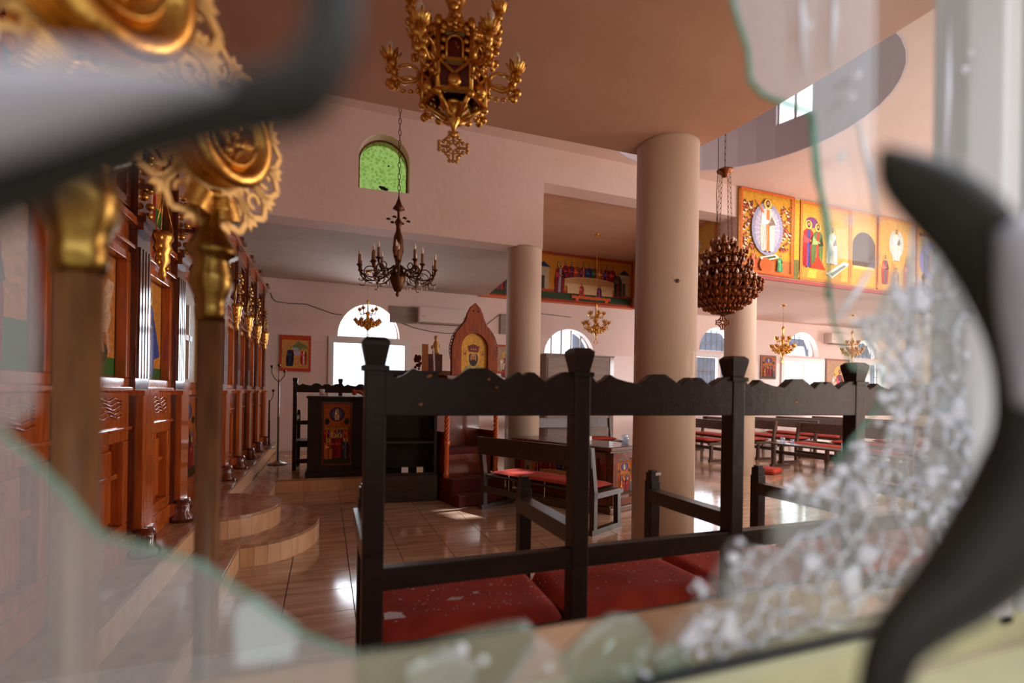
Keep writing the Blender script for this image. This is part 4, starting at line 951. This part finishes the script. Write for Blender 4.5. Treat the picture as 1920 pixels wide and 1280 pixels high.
def chandelier(label, loc, ceil, met, tiers, body, spheres=(), chains=1, cs=(.035,.008,.0022), bulb=(.010,.04), sleeve=(.007,.05), cup='plain', finial=None, crystals=0, t=.005, phase=.2, sleeve_m=None, group='chandeliers'):
    x, y, z = loc; c = thing('chandelier', label, 'chandelier', loc, 0, group)
    bd = MB().lathe(body, 14)
    for s_ in spheres: bd.sphere(*s_)
    bd.build('body', met, c); topz = body[-1][1]
    chain_mb(topz, ceil - z, *cs).build('chain', met, c)
    MB().lathe([(.0, ceil-z-.035), (.03, ceil-z-.03), (.055, ceil-z-.004), (.055, ceil-z)], 14).build('ceiling_rose', met, c)
    if finial:
        f = cross_finial(finial).build('cross_finial', met, c, (0, 0, body[0][1] - finial*.95), .25); f.rotation_euler = (0, 0, -YAW)
    for (n, R_, z1, r0, z0) in tiers:
        am = arm_mb(r0, z0, R_, z1, t, True, cup).mesh('arm', met); cm = candle_mb(R_, z1+t*2, *sleeve).mesh('candle', sleeve_m or candle); bm_ = bulb_mb(R_, z1+t*2+sleeve[1], *bulb).mesh('bulb', bulb_m)
        for k in range(n):
            a = addo('arm', am, c); a.rotation_euler = (0, 0, 2*PI*k/n + phase + (PI/n if z1 > tiers[0][2]+.01 else 0)); addo('candle', cm, a); addo('bulb', bm_, a)
        if crystals:
            q = MB()
            for k in range(n*2):
                a = 2*PI*k/(n*2)+phase; rr = R_*R.uniform(.55, 1.06); zz = z1 - .07 - R.uniform(0,.05)
                q.lathe([(0,-.028),(.008,-.014),(.009,-.004),(0,.006)], 6, (rr*math.cos(a), rr*math.sin(a), zz)); q.tube([(rr*math.cos(a), rr*math.sin(a), zz), (rr*math.cos(a), rr*math.sin(a), zz+.05)], .001, 3)
            o = q.build('crystal_drops', crystal, c); o['kind'] = 'stuff'
    return c
def LF(r_, z_): return [((r_*f_*math.cos(2*PI*k/12+g_), r_*f_*math.sin(2*PI*k/12+g_), z_-.05+.07*g_), .020, 6, 1.5) for f_, g_ in ((.7, 0), (1.05, .26), (1.3, .8)) for k in range(12)]
# 1: the near gilded lantern chandelier
z = 1.945; S = 1.70 / 936
c1 = thing('chandelier', 'large gilded lantern chandelier with red glass panels and leafy cups, nearest the camera', 'chandelier', (.395, 1.665, z), 0, 'chandeliers')
f = cross_finial(.056, .003).build('cross_finial', gold, c1, (0, 0, .060)); f.rotation_euler = (0, 0, -YAW*.4)
MB().lathe([(.004,.09),(.012,.10),(.006,.115),(.010,.13),(.026,.15),(.022,.165),(.045,.185),(.06,.195),(0,.20)], 12).build('lower_stem', gold, c1)
hexr = .105
def hexpt(k, r, z_): a = PI/3*k - .232; return (r*math.cos(a), r*math.sin(a), z_)
cage = MB()
for k in range(6):
    cage.tube([hexpt(k, hexr, .185), hexpt(k, hexr, .42)], .009, 6); cage.sphere(hexpt(k, hexr, .178), .014, 8); cage.sphere(hexpt(k, hexr, .43), .015, 8, 1.4)
    cage.tube([hexpt(k, .03, .135), hexpt(k, hexr, .19)], .010, 6)
    for z_ in (.192, .295, .40): cage.bar(hexpt(k, hexr, z_), hexpt(k+1, hexr, z_), .010, .012)
    m1 = [(a+b)/2 for a, b in zip(hexpt(k, hexr, .245), hexpt(k+1, hexr, .245))]
    for kk in (k, k+1):
        cage.bar(hexpt(kk, hexr, .295), m1, .008, .010)
    cage.sphere((m1[0]*1.04, m1[1]*1.04, .215), .026, 10); cage.sphere((m1[0]*1.14, m1[1]*1.14, .20), .012, 8)
    mid = [(a+b)/2 for a, b in zip(hexpt(k, hexr, .3), hexpt(k+1, hexr, .3))]; e = Vector(hexpt(k+1, 1, 0)) - Vector(hexpt(k, 1, 0)); e.normalize(); nrm = Vector((mid[0], mid[1], 0)).normalized()
    pts = []
    for i in range(13):
        a = PI*i/12; pts.append(Vector((mid[0], mid[1], .35)) + e*(.026*math.cos(a)) + Vector((0, 0, .028*math.sin(a))) + nrm*.004)
    pts = [Vector((mid[0], mid[1], .30)) + e*.026 + nrm*.004] + pts + [Vector((mid[0], mid[1], .30)) - e*.026 + nrm*.004]
    cage.tube(pts, .005, 5)
    for s_ in (-1, 1):
        for q_ in range(4): cage.sphere(tuple(Vector((mid[0], mid[1], .30+.03*q_)) + e*s_*(.036+.004*(q_ % 2)) + nrm*.003), .0105, 6)
    for q_ in range(5): cage.sphere(tuple(Vector((mid[0], mid[1], .405+.012*(2-abs(q_-2)))) + e*(.018*(q_-2)) + nrm*.004), .012, 6)
cage.v = [(v[0], v[1], .20+(v[2]-.20)*.90+.012) for v in cage.v]
cage.build('lantern_cage', gold, c1)
for k in range(6):
    a, b = Vector(hexpt(k, hexr-.008, 0)), Vector(hexpt(k+1, hexr-.008, 0)); n_ = (a+b).normalized()*.0015
    vs = [a+Vector((0,0,.195)), b+Vector((0,0,.195)), b+Vector((0,0,.40)), a+Vector((0,0,.40))]
    MB().add([tuple(v-n_) for v in vs]+[tuple(v+n_) for v in vs], [(3,2,1,0),(4,5,6,7),(0,1,5,4),(1,2,6,5),(2,3,7,6),(3,0,4,7)]).build('glass_panel', redglass, c1)
MB().lathe([(.095,.425),(.07,.45),(.035,.48),(.02,.52),(.035,.56),(.05,.60),(.03,.64),(.018,.70),(.03,.74),(.012,.78),(.006,.80)], 14).build('upper_stem', gold, c1)
am = MB(); am.ring((.155,0,.315), .036, .0065, 'y', 16, ts=6, a0=.3, a1=2*PI*.86); am.ring((.150,0,.262), .036, .0055, 'y', 16, ts=6, a0=-.4, a1=PI*1.3)
am.tube([(.10,0,.32),(.13,0,.285),(.165,0,.272),(.195,0,.295),(.212,0,.335),(.212,0,.368)], [.008,.007,.008,.010,.012,.012], 7)
for k in range(6): am.sphere((.205+.012*math.sin(k*1.9), .008*math.cos(k*2.3), .25+.02*k), .015, 6, 1.3)
for k in range(4): am.sphere((.12+.025*k, 0, .245-.004*k*(3-k)), .010, 6)
for k in range(8):
    a = 2*PI*k/8; q_ = [(.212+math.cos(a)*rr, math.sin(a)*rr, .36+zz) for rr, zz in ((.010, 0), (.022, .008), (.028, .024), (.036, .042))]
    w_ = [(math.sin(a)*ww, -math.cos(a)*ww) for ww in (.006, .010, .009, .001)]
    vs = [(p_[0]+s_*g_[0], p_[1]+s_*g_[1], p_[2]) for p_, g_ in zip(q_, w_) for s_ in (-1, 1)]
    am.add(vs + [(v[0]*.97+.00636, v[1]*.97, v[2]+.001) for v in vs], [(2*i, 2*i+1, 2*i+3, 2*i+2) for i in range(3)] + [(8+2*i, 8+2*i+2, 8+2*i+3, 8+2*i+1) for i in range(3)], True)
    am.tube([q_[0], q_[1], q_[2], q_[3]], .0025, 4)
am.v = [(v[0], v[1], .245+(v[2]-.25)*.78) for v in am.v]
ame = am.mesh('arm', gold); cme_ = candle_mb(.212, .335, .0085, .03).mesh('candle', bulb_m); bme_ = bulb_mb(.212, .362, .014, .05).mesh('bulb', bulb_m)
for k in range(6):
    a = addo('arm', ame, c1); a.rotation_euler = (0, 0, PI/3*k + .815); addo('candle', cme_, a); addo('bulb', bme_, a)
for k in range(6):
    a = addo('arm', ame, c1, (0, 0, .175)); a.rotation_euler = (0, 0, PI/3*k + .29); a.scale = (.78, .78, .9); addo('candle', cme_, a); addo('bulb', bme_, a)
chain_mb(.79, 3.04-z, .045, .012, .003).build('chain', gold, c1); MB().lathe([(0, 3.0-z), (.05, 3.02-z), (.06, 3.04-z)], 14).build('ceiling_rose', gold, c1)
# 2: bronze crystal chandelier below the green window
bz = 2.03
chandelier('dark bronze chandelier with candle sleeves and crystal drops, hanging before the green window', (.60, 4.62, bz), 4.36, bronze,
    [(10, .345, .235, .05, .24), (8, .22, .30, .04, .28)], [(.0,.0),(.018,.02),(.010,.045),(.03,.055),(.05,.10),(.075,.17),(.07,.20),(.03,.22),(.03,.26),(.02,.30),(.05,.42),(.04,.55),(.022,.60),(.02,.64),(.035,.68),(.012,.72),(.012,.78),(.055,.80),(.03,.84),(.008,.90),(.006,.92)],
    [((.09*math.cos(a), .09*math.sin(a), .70+.0), .022, 6, .5) for a in [k*PI/3 for k in range(6)]], cs=(.05,.012,.003), bulb=(.011,.065), sleeve=(.013,.085), crystals=1, t=.007, sleeve_m=mat('tan_sleeve', rgb(150,104,70), .5))
# 3: small gilt one before the far window
smallb = [(.0,.04),(.01,.05),(.006,.07),(.04,.10),(.10,.155),(.13,.20),(.12,.20),(.03,.25),(.02,.30),(.03,.34),(.012,.38),(.01,.50),(.025,.53),(.006,.56)]
c3 = chandelier('small openwork gilt chandelier hanging in front of the bright far window', (.60, 8.05, 2.04), 3.04, gold, [(8, .19, .20, .08, .20), (4, .14, .38, .02, .36)], smallb, LF(.13, .20), cs=(.05,.006,.002), bulb=(.012,.05), sleeve=(.009,.02), cup='leaf', t=.005, finial=.035)
# 4: in the transept
spec = dict(bulb=(.012,.045), sleeve=(.010,.02), cup='leaf', t=.0065, finial=.045, cs=(.05,.006,.002))
tallb = [(.0,.06),(.012,.07),(.008,.11),(.03,.16),(.07,.24),(.08,.28),(.04,.33),(.025,.38),(.04,.44),(.02,.50),(.014,.64),(.03,.68),(.008,.74)]
chandelier('gilt two-tier chandelier hanging below the wide table mural in the transept', (4.52, 7.85, 2.10), 4.04, gold, [(8, .22, .33, .06, .30), (5, .13, .50, .02, .48)], tallb, LF(.13, .25), **spec)
# 6, 7, 8: right side
chandelier('gilt chandelier hanging before the first clear right aisle window', (8.60, 7.50, 1.88), 3.04, gold, [(8, .21, .30, .06, .30), (6, .13, .46, .02, .46)], tallb, LF(.13, .25), **spec)
chandelier('gilt chandelier hanging beside the cream air conditioner in the right aisle', (10.95, 7.75, 1.95), 3.04, gold, [(8, .21, .30, .06, .30), (6, .13, .46, .02, .46)], tallb, LF(.13, .25), **spec)
chandelier('chandelier on a long rod in front of the far column, seen through the glass', (7.85, 4.55, 2.22), 4.36, bronze, [(8, .24, .30, .06, .30), (4, .13, .48, .02, .46)], tallb, LF(.13, .25), **spec)
# 5: the big copper cluster under the dome
z = 1.93; c5 = thing('chandelier', 'big dark copper basket chandelier of stacked leafy tiers on four chains under the dome', 'chandelier', (4.16, 4.42, z), 0, 'chandeliers')
cross_finial(.085, .009).build('cross_finial', copper, c5, (0, 0, .075), -YAW)
bk = MB().lathe([(.006,.14),(.02,.17),(.10,.20),(.22,.27),(.30,.36),(.33,.42),(.31,.42),(.28,.36),(.20,.28),(.09,.22),(.0,.19)], 24)
for k in range(24):
    a = 2*PI*k/24; bk.tube([(r_*math.cos(a+tw_), r_*math.sin(a+tw_), z_) for r_, z_, tw_ in ((.05,.17,0),(.16,.215,.08),(.27,.30,0),(.36,.40,-.08),(.40,.47,0))], .008, 5)
    for r_, z_, s_ in ((.12,.195,.016),(.20,.24,.02),(.28,.30,.024),(.34,.37,.026),(.39,.44,.028),(.40,.50,.022)): bk.sphere((r_*math.cos(a+.1), r_*math.sin(a+.1), z_), s_, 6, 1.3)
bk.build('basket', copper, c5)
for R_, z_, n, hh in ((.36,.52,20,.10),(.30,.66,18,.10),(.24,.80,14,.09),(.13,.93,9,.08)):
    m = MB().ring((0,0,z_), R_*.86, .012, 'z', 24, ts=6)
    for k in range(n*2):
        a = 2*PI*k/(n*2)
        for q_ in range(3): jr = R.uniform(.93, 1.08); m.sphere((R_*jr*(.84+.07*q_)*math.cos(a+q_*.07), R_*jr*(.84+.07*q_)*math.sin(a+q_*.07), z_-.04+R.uniform(.018,.05)*q_), R.uniform(.010,.022), 6, R.uniform(.8,2.2))
    m.lathe([(R_*.3, z_-.10), (R_*.7, z_-.05), (R_*.86, z_), (R_*.80, z_), (R_*.3, z_-.07)], 18)
    ti = m.build('leafy_tier', copper, c5)
    bm_ = bulb_mb(R_*.92, z_+.03, .014, .055).mesh('bulb', bulb_m)
    for k in range(n):
        o = addo('bulb', bm_, ti); o.rotation_euler = (0, 0, 2*PI*k/n + z_*3)
MB().lathe([(.03,.30),(.05,.40),(.03,.60),(.05,.75),(.025,.90),(.04,1.0),(.012,1.06),(0,1.08)], 12).build('stem', copper, c5)
for k in range(4):
    a = PI/2*k+.3; chain_mb(.93, 1.74, .055, .010, .003, .10*math.cos(a), .10*math.sin(a), .06*math.cos(a), .06*math.sin(a)).build('chain', copper, c5)
MB().lathe([(0,1.70),(.03,1.71),(.035,1.73),(.085,1.765),(.09,1.78),(.07,1.79),(.02,1.80),(.012,1.82)], 18).build('canopy', copper, c5)
chain_mb(1.82, 5.6-z+.6, .07, .010, .003).build('main_chain', bronze, c5)
q = MB().tube([(-.10,0,2.1),(-.095,0,1.8),(-.105,.01,1.5),(-.10,0,1.2)], .005, 4).tube([(-.10,0,2.1),(-.098,0,3.4),(-.06,0,4.2)], .004, 4); q.build('supply_cable', rubber, c5)

# ================================================================== BRASS FANS ON POLES
def fan(label, loc, rz, pitch, zc, Rf, pr, capz):
    t = thing('liturgical_fan', label, 'processional fan', loc)
    MB().lathe([(pr*1.6, 0), (pr*1.6, .02), (pr, .05), (pr, capz)], 20).build('pole', pole_m, t)
    k = pr/.018
    MB().lathe([(pr*1.10, capz-.012), (pr*1.22, capz), (pr*1.22, capz+.008), (pr*1.12, capz+.014), (pr*1.35, capz+.028*k), (pr*1.72, capz+.045*k), (pr*1.66, capz+.062*k), (pr*1.40, capz+.078*k), (pr*1.44, capz+.088*k), (pr*2.0, capz+.094*k), (pr*2.08, capz+.100*k), (pr*1.9, capz+.106*k), (pr*1.7, capz+.112*k), (pr*1.2, capz+.128*k), (pr*.7, capz+.142*k), (pr*.6, zc-Rf*.8)], 28).build('brass_cap', brass, t)
    d = bpy.data.objects.new('filigree_disc', None)
    m = MB(); th_ = .0025
    def plate(pts): m.prism(pts, -th_, th_)
    def rseg(cx, cz, r, w_, n=14, a0=0, a1=2*PI):
        pts = circ(cx, cz, r, a0, a1, n) ; inn = circ(cx, cz, r-w_, a0, a1, n)
        for i in range(n): m.prism([inn[i], pts[i], pts[i+1], inn[i+1]], -th_, th_)
    rseg(0, 0, Rf*.55, Rf*.10, 32)
    N = 14
    for q in range(N):
        a = 2*PI*(q+.5)/N; ca, sa = math.cos(a), math.sin(a)
        def P(u, v): return (ca*u - sa*v, sa*u + ca*v)
        wv = Rf*.19
        # petal loop: two curved bands meeting at a point, with a scroll inside
        for s_ in (-1, 1):
            mid = [(Rf*.50, 0), (Rf*.62, s_*wv*.75), (Rf*.78, s_*wv*1.0), (Rf*.90, s_*wv*.72), (Rf*1.0, 0)]
            for (u0, v0), (u1, v1) in zip(mid[:-1], mid[1:]):
                L = math.hypot(u1-u0, v1-v0); nx, ny = -(v1-v0)/L*Rf*.034, (u1-u0)/L*Rf*.034
                m.prism([P(u0+nx, v0+ny), P(u1+nx, v1+ny), P(u1-nx, v1-ny), P(u0-nx, v0-ny)], -th_, th_)
        c_ = P(Rf*.76, 0); rseg(c_[0], c_[1], Rf*.10, Rf*.045, 10, a+.6, a+.6+5.0)
        m.prism([P(Rf*.52,-Rf*.05), P(Rf*.66,-Rf*.015), P(Rf*.66,Rf*.015), P(Rf*.52,Rf*.05)], -th_, th_)
        a2 = a + PI/N; ca, sa = math.cos(a2), math.sin(a2)
        def P2(u, v): return (ca*u - sa*v, sa*u + ca*v)
        m.prism([P2(Rf*.84,-Rf*.03), P2(Rf*.92,-Rf*.075), P2(Rf*1.02,-Rf*.06), P2(Rf*.97,0), P2(Rf*1.02,Rf*.06), P2(Rf*.92,Rf*.075), P2(Rf*.84,Rf*.03)], -th_, th_)
        m.prism([P2(Rf*.50,-Rf*.03), P2(Rf*.88,-Rf*.018), P2(Rf*.88,Rf*.018), P2(Rf*.50,Rf*.03)], -th_, th_)
    disc = m.build('filigree_disc', goldp, t, (0, 0, zc), rz); disc.rotation_euler = (pitch, 0, rz)
    bpy.data.objects.remove(d)
    RX = Matrix.Rotation(PI/2, 4, 'X')
    bo = MB().lathe([(Rf*.50, 0), (Rf*.52, .005), (Rf*.47, .012), (Rf*.47, .034), (Rf*.52, .040), (Rf*.52, .046), (Rf*.44, .052), (Rf*.36, .048), (Rf*.34, .042), (0, .042)], 40).xf(RX)
    b = bo.build('boss', gold, disc)
    rl = MB(); r_ = random.Random(3)
    rl.ring((0, -.043, 0), Rf*.29, .0022, 'y', 30, ts=5)
    for i in range(5): rl.sphere((r_.uniform(-.3,.3)*Rf*.5, -.044, Rf*(.02+.09*i-.2)), Rf*.05, 8, 1.2)
    rl.sphere((-.02*Rf, -.044, Rf*.12), Rf*.075, 10); rl.sphere((Rf*.06, -.044, -Rf*.08), Rf*.06, 10)
    for s_ in (-1, 1):
        for i in range(4): rl.tube([(s_*Rf*(.06+.045*i), -.044, Rf*.15), (s_*Rf*(.12+.04*i), -.046, -Rf*.02), (s_*Rf*(.03+.02*i), -.044, -Rf*.22+i*.004)], .0022, 5)
    rl.build('cherub_relief', gold, disc)
    md = MB()
    for i, a in enumerate((PI*.25, PI*.75, PI*1.25, PI*1.75)): md.lathe([(Rf*.11, 0), (Rf*.12, .006), (Rf*.09, .010), (Rf*.08, .007), (0, .007)], 16, (0, 0, 0)) if False else None
    w_ = MB()
    for s_ in (-1, 1):
        for i in range(6): w_.tube([(s_*Rf*.02, -.012, -Rf*(.60+.05*i)), (s_*Rf*(.12+.03*i), -.02, -Rf*(.66+.03*i)), (s_*Rf*(.30+.01*i), -.012, -Rf*(.56+.045*i))], [.006, .005, .002], 6)
    w_.sphere((0, -.016, -Rf*.62), Rf*.06, 8); w_.sphere((-Rf*.10, -.014, -Rf*.74), Rf*.05, 8); w_.sphere((Rf*.10, -.014, -Rf*.74), Rf*.05, 8)
    w_.build('wing_relief', gold, disc)
    return t
fan('tall brass-capped processional fan with a pierced gilt disc, standing second from the camera', (-.174, .919, 0), math.radians(53), math.radians(4), 1.572, .146, .0180, 1.290)
fan('processional fan on the thicker-looking pole nearest the camera at the left', (-.21, .56, 0), math.radians(53), math.radians(4), 1.550, .146, .0180, 1.284)

# ================================================================== THE BROKEN WINDOW AND ITS GRILLE
YG = .30
def P2(px, py, Y=YG): v = onY(px, py, Y); return (v.x, v.z)
win = thing('window_12', None, None, (0, 0, 0)); win['kind'] = 'structure'
del_ = [win.__delitem__(k) for k in ('label', 'category') if k in win.keys()]
MB().box(-.46, .66, .27, .315, .945, .972).build('bottom_rail', stone, win)
fr = MB().box(-.46, .66, .27, .315, 1.68, 1.72).box(-.46, -.42, .27, .315, .972, 1.68).box(.578, .604, .27, .33, .962, 1.68).box(.622, .655, .26, .33, .962, 1.68)
fr.build('sash_frame', white, win, bev=.003)
MB().box(.604, .614, .28, .325, .962, 1.68).box(-.42, .578, .283, .292, .970, .976).build('gasket', rubber, win)
MB().box(-.45, .58, .34, .42, .93, .955).build('inner_sill', tread, win)
MB().box(-.46, .655, .16, .268, .925, .950).build('outer_sill', stone, win, bev=.01)
# what is left of the pane: sheet at the right and top, sheet at lower left, shards along the sill
def sheet(name, pts, m, y0=YG, th_=.004, lab=None):
    o = MB().prism([P2(*p) for p in pts], y0-th_/2, y0+th_/2).build(name, m, win)
    if lab: o['label'] = lab
    return o
RIM = [(1358,-60),(1384,40),(1402,90),(1406,150),(1430,178),(1478,196),(1524,214),(1536,330),(1548,450),(1560,600),(1598,690),(1652,700),(1648,762),(1560,872),(1444,930),(1436,1030),(1372,1008),(1322,1104),(1240,1200),(1190,1215)]
sheet('glass_sheet', RIM + [(1180,1302),(1300,1268),(1640,1178),(1812,1130),(1812,-60)], pane_glass, lab='remaining glass at the right with a green broken edge')
LEFT = [(-60,800),(0,806),(60,858),(120,920),(186,1000),(375,1056),(480,1126),(562,1186),(640,1216),(668,1222)]
sheet('glass_sheet', LEFT + [(668,1330),(-60,1420)], dusty_glass, lab='dusty glass left standing at the lower left')
sheet('glass_sheet', [(-60,300),(30,330),(60,470),(70,620),(62,770),(20,800),(-60,795)], dusty_glass, .302, lab='dusty glass sliver at the left edge')
sheet('glass_sheet', [(434,1150),(480,1124),(562,1186),(548,1244),(440,1260)], white_crumb, .306, .002, lab='pale angular glass piece')
# green broken edges
def edge(pts, r): MB().tube([(*P2(*p)[:1], YG, P2(*p)[1]) for p in pts], r, 6).build('broken_edge', edge_glass, win)
edge(RIM[:9], .0022); edge(RIM[8:14], .0016); edge(LEFT, .0016)
edge([(1520,214),(1530,330),(1556,420),(1552,560)], .0024)
# shards along the sill
def shard(pts, y=YG, m=shard_glass, th_=.007, seed=0):
    P = [P2(*p, y) for p in pts]; c = (sum(p[0] for p in P)/len(P), sum(p[1] for p in P)/len(P)); k = .86; b = MB(); n = len(P); r_ = random.Random(seed)
    rings = [(y-th_/2, .84), (y-th_*.15, 1.0), (y+th_/2, .88)]; vs = []
    for yy, kk in rings:
        for p in P: j = r_.uniform(-.03, .03); vs.append((c[0]+(p[0]-c[0])*(kk+j), yy+r_.uniform(-.001,.001), c[1]+(p[1]-c[1])*(kk+j)))
    fs = [tuple(range(n)), tuple(range(2*n, 3*n))[::-1]]
    for i in range(2):
        for k_ in range(n): fs.append((i*n+k_, (i+1)*n+k_, (i+1)*n+(k_+1) % n, i*n+(k_+1) % n))
    return b.add(vs, fs).build('glass_shard', m, win)
for i, p in enumerate(([(668,1222),(780,1210),(880,1182),(980,1162),(1002,1180),(1000,1220),(940,1300),(668,1330)], [(1000,1190),(1050,1220),(1090,1240),(1060,1300),(930,1310)],
                       [(1050,1230),(1100,1180),(1150,1148),(1190,1150),(1220,1180),(1226,1215),(1180,1290),(1080,1310)], [(1100,1250),(1150,1200),(1190,1230),(1200,1300),(1100,1310)],
                       [(1220,1230),(1260,1200),(1290,1215),(1300,1290),(1220,1310)], [(760,1250),(840,1215),(900,1240),(880,1300),(760,1315)])):
    shard(p, YG - .006*(i % 3), shard_glass if i % 2 == 0 else crazed_glass, .009, i)
# crazed part: a network of small fragments (cells) clinging to the sheet
def inside(p, poly):
    c = False; j = len(poly)-1
    for i in range(len(poly)):
        if (poly[i][1] > p[1]) != (poly[j][1] > p[1]) and p[0] < (poly[j][0]-poly[i][0])*(p[1]-poly[i][1])/(poly[j][1]-poly[i][1])+poly[i][0]: c = not c
        j = i
    return c
ZONE = [(1560,600),(1598,690),(1652,700),(1648,762),(1560,872),(1444,930),(1420,1010),(1372,1008),(1322,1104),(1240,1200),(1200,1250),(1300,1250),(1560,1185),(1720,1120),(1800,980),(1815,700),(1800,420),(1700,420),(1640,560)]
ZW = [P2(*p) for p in ZONE]
seeds = []; r_ = random.Random(11)
tries = 0
while len(seeds) < 190 and tries < 20000:
    tries += 1
    px, py = r_.uniform(1200, 1815), r_.uniform(420, 1250)
    if inside((px, py), ZONE):
        p = P2(px, py)
        if all((p[0]-q[0])**2+(p[1]-q[1])**2 > .0092**2 for q in seeds): seeds.append(p)
def clip(poly, a, b):
    m = ((a[0]+b[0])/2, (a[1]+b[1])/2); n = (b[0]-a[0], b[1]-a[1]); out = []
    f = lambda p: (p[0]-m[0])*n[0] + (p[1]-m[1])*n[1]
    for i in range(len(poly)):
        p, q = poly[i], poly[(i+1) % len(poly)]; fp_, fq = f(p), f(q)
        if fp_ <= 0: out.append(p)
        if fp_*fq < 0: t = fp_/(fp_-fq); out.append((p[0]+(q[0]-p[0])*t, p[1]+(q[1]-p[1])*t))
    return out
veins = MB()
for i, s_ in enumerate(seeds):
    H_ = .018; cell = [(s_[0]-H_, s_[1]-H_), (s_[0]+H_, s_[1]-H_), (s_[0]+H_, s_[1]+H_), (s_[0]-H_, s_[1]+H_)]
    for q in seeds:
        if q is not s_ and (q[0]-s_[0])**2+(q[1]-s_[1])**2 < .0026: cell = clip(cell, s_, q)
    if len(cell) < 3: continue
    cell = [p for p in cell if inside(p, ZW)] or cell
    if len(cell) < 3: continue
    y = YG - .004; tl = r_.uniform(-.0015, .0015); n = len(cell); vs = []
    jj = [r_.uniform(.93, 1.0) for _ in cell]
    for yy, kk in ((y-.0035, .74), (y-.001, .97), (y+.003, .9)):
        for p, j in zip(cell, jj): vs.append((s_[0]+(p[0]-s_[0])*kk*j, yy+tl*(p[0]-s_[0])*60, s_[1]+(p[1]-s_[1])*kk*j))
    fs = [tuple(range(n)), tuple(range(2*n, 3*n))[::-1]]
    for a in range(2):
        for k_ in range(n): fs.append((a*n+k_, (a+1)*n+k_, (a+1)*n+(k_+1) % n, a*n+(k_+1) % n))
    w_ = r_.random()
    MB().add(vs, fs).build('glass_fragment', white_crumb if w_ < .07 else crazed_glass, win)
    for k_ in range(n):
        a, b = cell[k_], cell[(k_+1) % n]
        if math.dist(a, b) < .02 and r_.random() < .8: veins.tube([(a[0], YG-.006, a[1]), ((a[0]+b[0])/2+r_.uniform(-.001,.001), YG-.0075, (a[1]+b[1])/2), (b[0], YG-.006, b[1])], r_.uniform(.0006, .0017), 4)
v_ = veins.build('crack_veins', white_crumb, win); v_['kind'] = 'stuff'
q = MB()
cl_ = [(cx + r_.gauss(0, sx), cy + r_.gauss(0, sz), r_.uniform(.0015, .0042)) for cx, cy, sx, sz, n_ in ((1660,760,18,45,26),(1530,915,34,14,20),(1730,960,26,50,26),(1600,850,20,20,10),(1180,1258,30,12,10),(1300,1130,14,40,10),(1790,800,10,90,14)) for _ in range(n_)]
for px, py, r in tuple(cl_) + ((1648,712,.006),(1628,690,.004),(1655,680,.0035),(1640,750,.0035),(1590,150,.0035),(1580,190,.003),(1560,300,.004),(1548,480,.003),(1575,420,.003),(1600,860,.004),(1560,880,.006),(1480,900,.005),(1690,780,.004),(1780,760,.003),(1836,838,.003),(1360,1040,.0045),(1372,1010,.003),(1300,1216,.003),(1200,1260,.005),(1190,1215,.004),(860,1205,.004),(900,1225,.003),(1020,1240,.003),(1500,60,.003),(1800,110,.003),(1790,140,.004),(1660,560,.003),(1700,640,.003)):
    p = P2(px, py); q.lathe([(0,-r),(r*.8,-r*.5),(r,0),(r*.7,r*.6),(0,r)], 7, (p[0], YG-.008, p[1]))
for (a, b) in (((1490,-40),(1500,140)),((1556,-40),(1550,130)),((1770,20),(1762,330)),((1600,230),(1640,420)),((1560,600),(1640,480)),((1700,430),(1690,640))):
    a, b = P2(*a), P2(*b); q.tube([(a[0], YG-.004, a[1]), ((a[0]+b[0])/2+.002, YG-.004, (a[1]+b[1])/2), (b[0], YG-.004, b[1])], [.0012,.0026,.001], 5)
v_ = q.build('glass_crumbs', white_crumb, win); v_['kind'] = 'stuff'

# wrought iron scroll grille outside the window, out of focus
gr = thing('window_grille', 'black wrought iron scroll grille close in front of the camera', 'grille', (0, .11, .95))
def iron_bar(name, path, y, m, depth=0):
    P = []; rs = []
    for px, py, hw in path:
        v = onY(px, py, y); d = v.x*sy_ + v.y*cy_; P.append((v.x, v.y-.11, v.z-.95)); rs.append(hw*d/FPX)
    return MB().tube(P, rs, 12).build(name, m, gr)
def spl(path, n=4):
    out = []
    for i in range(len(path)-1):
        p0, p1, p2, p3 = path[max(0,i-1)], path[i], path[i+1], path[min(len(path)-1,i+2)]
        for k in range(n):
            t = k/n; out.append(tuple(.5*((2*p1[j]) + (-p0[j]+p2[j])*t + (2*p0[j]-5*p1[j]+4*p2[j]-p3[j])*t*t + (-p0[j]+3*p1[j]-3*p2[j]+p3[j])*t**3) for j in range(3)))
    return out + [path[-1]]
iron_bar('scroll_bar', spl([(636,-160,48),(628,-20,48),(614,90,52),(560,175,58),(470,196,60),(380,222,52),(260,256,52),(120,312,52),(0,360,56),(-160,420,60)]), .115, iron)
iron_bar('sheen_strip', spl([(-160,240,80),(0,196,80),(120,176,66),(250,158,44),(350,150,26),(420,150,10)]), .103, iron_sheen)  # sky sheen on the dark bar's front face, built as a pale strip
iron_bar('scroll_bar', spl([(1655,280,10),(1690,320,40),(1756,372,58),(1826,440,62),(1880,540,56),(1910,660,42),(1918,780,40),(1920,870,62),(1898,955,74),(1850,1040,76),(1785,1110,64),(1720,1165,52),(1674,1220,42),(1654,1300,40),(1648,1400,40)]), .12, iron)
iron_bar('outer_sheen_strip', spl([(1905,420,30),(1935,520,50),(1950,640,50),(1935,760,24)]), .105, iron_sheen)  # lit outer face of the dark scroll, built as a pale strip
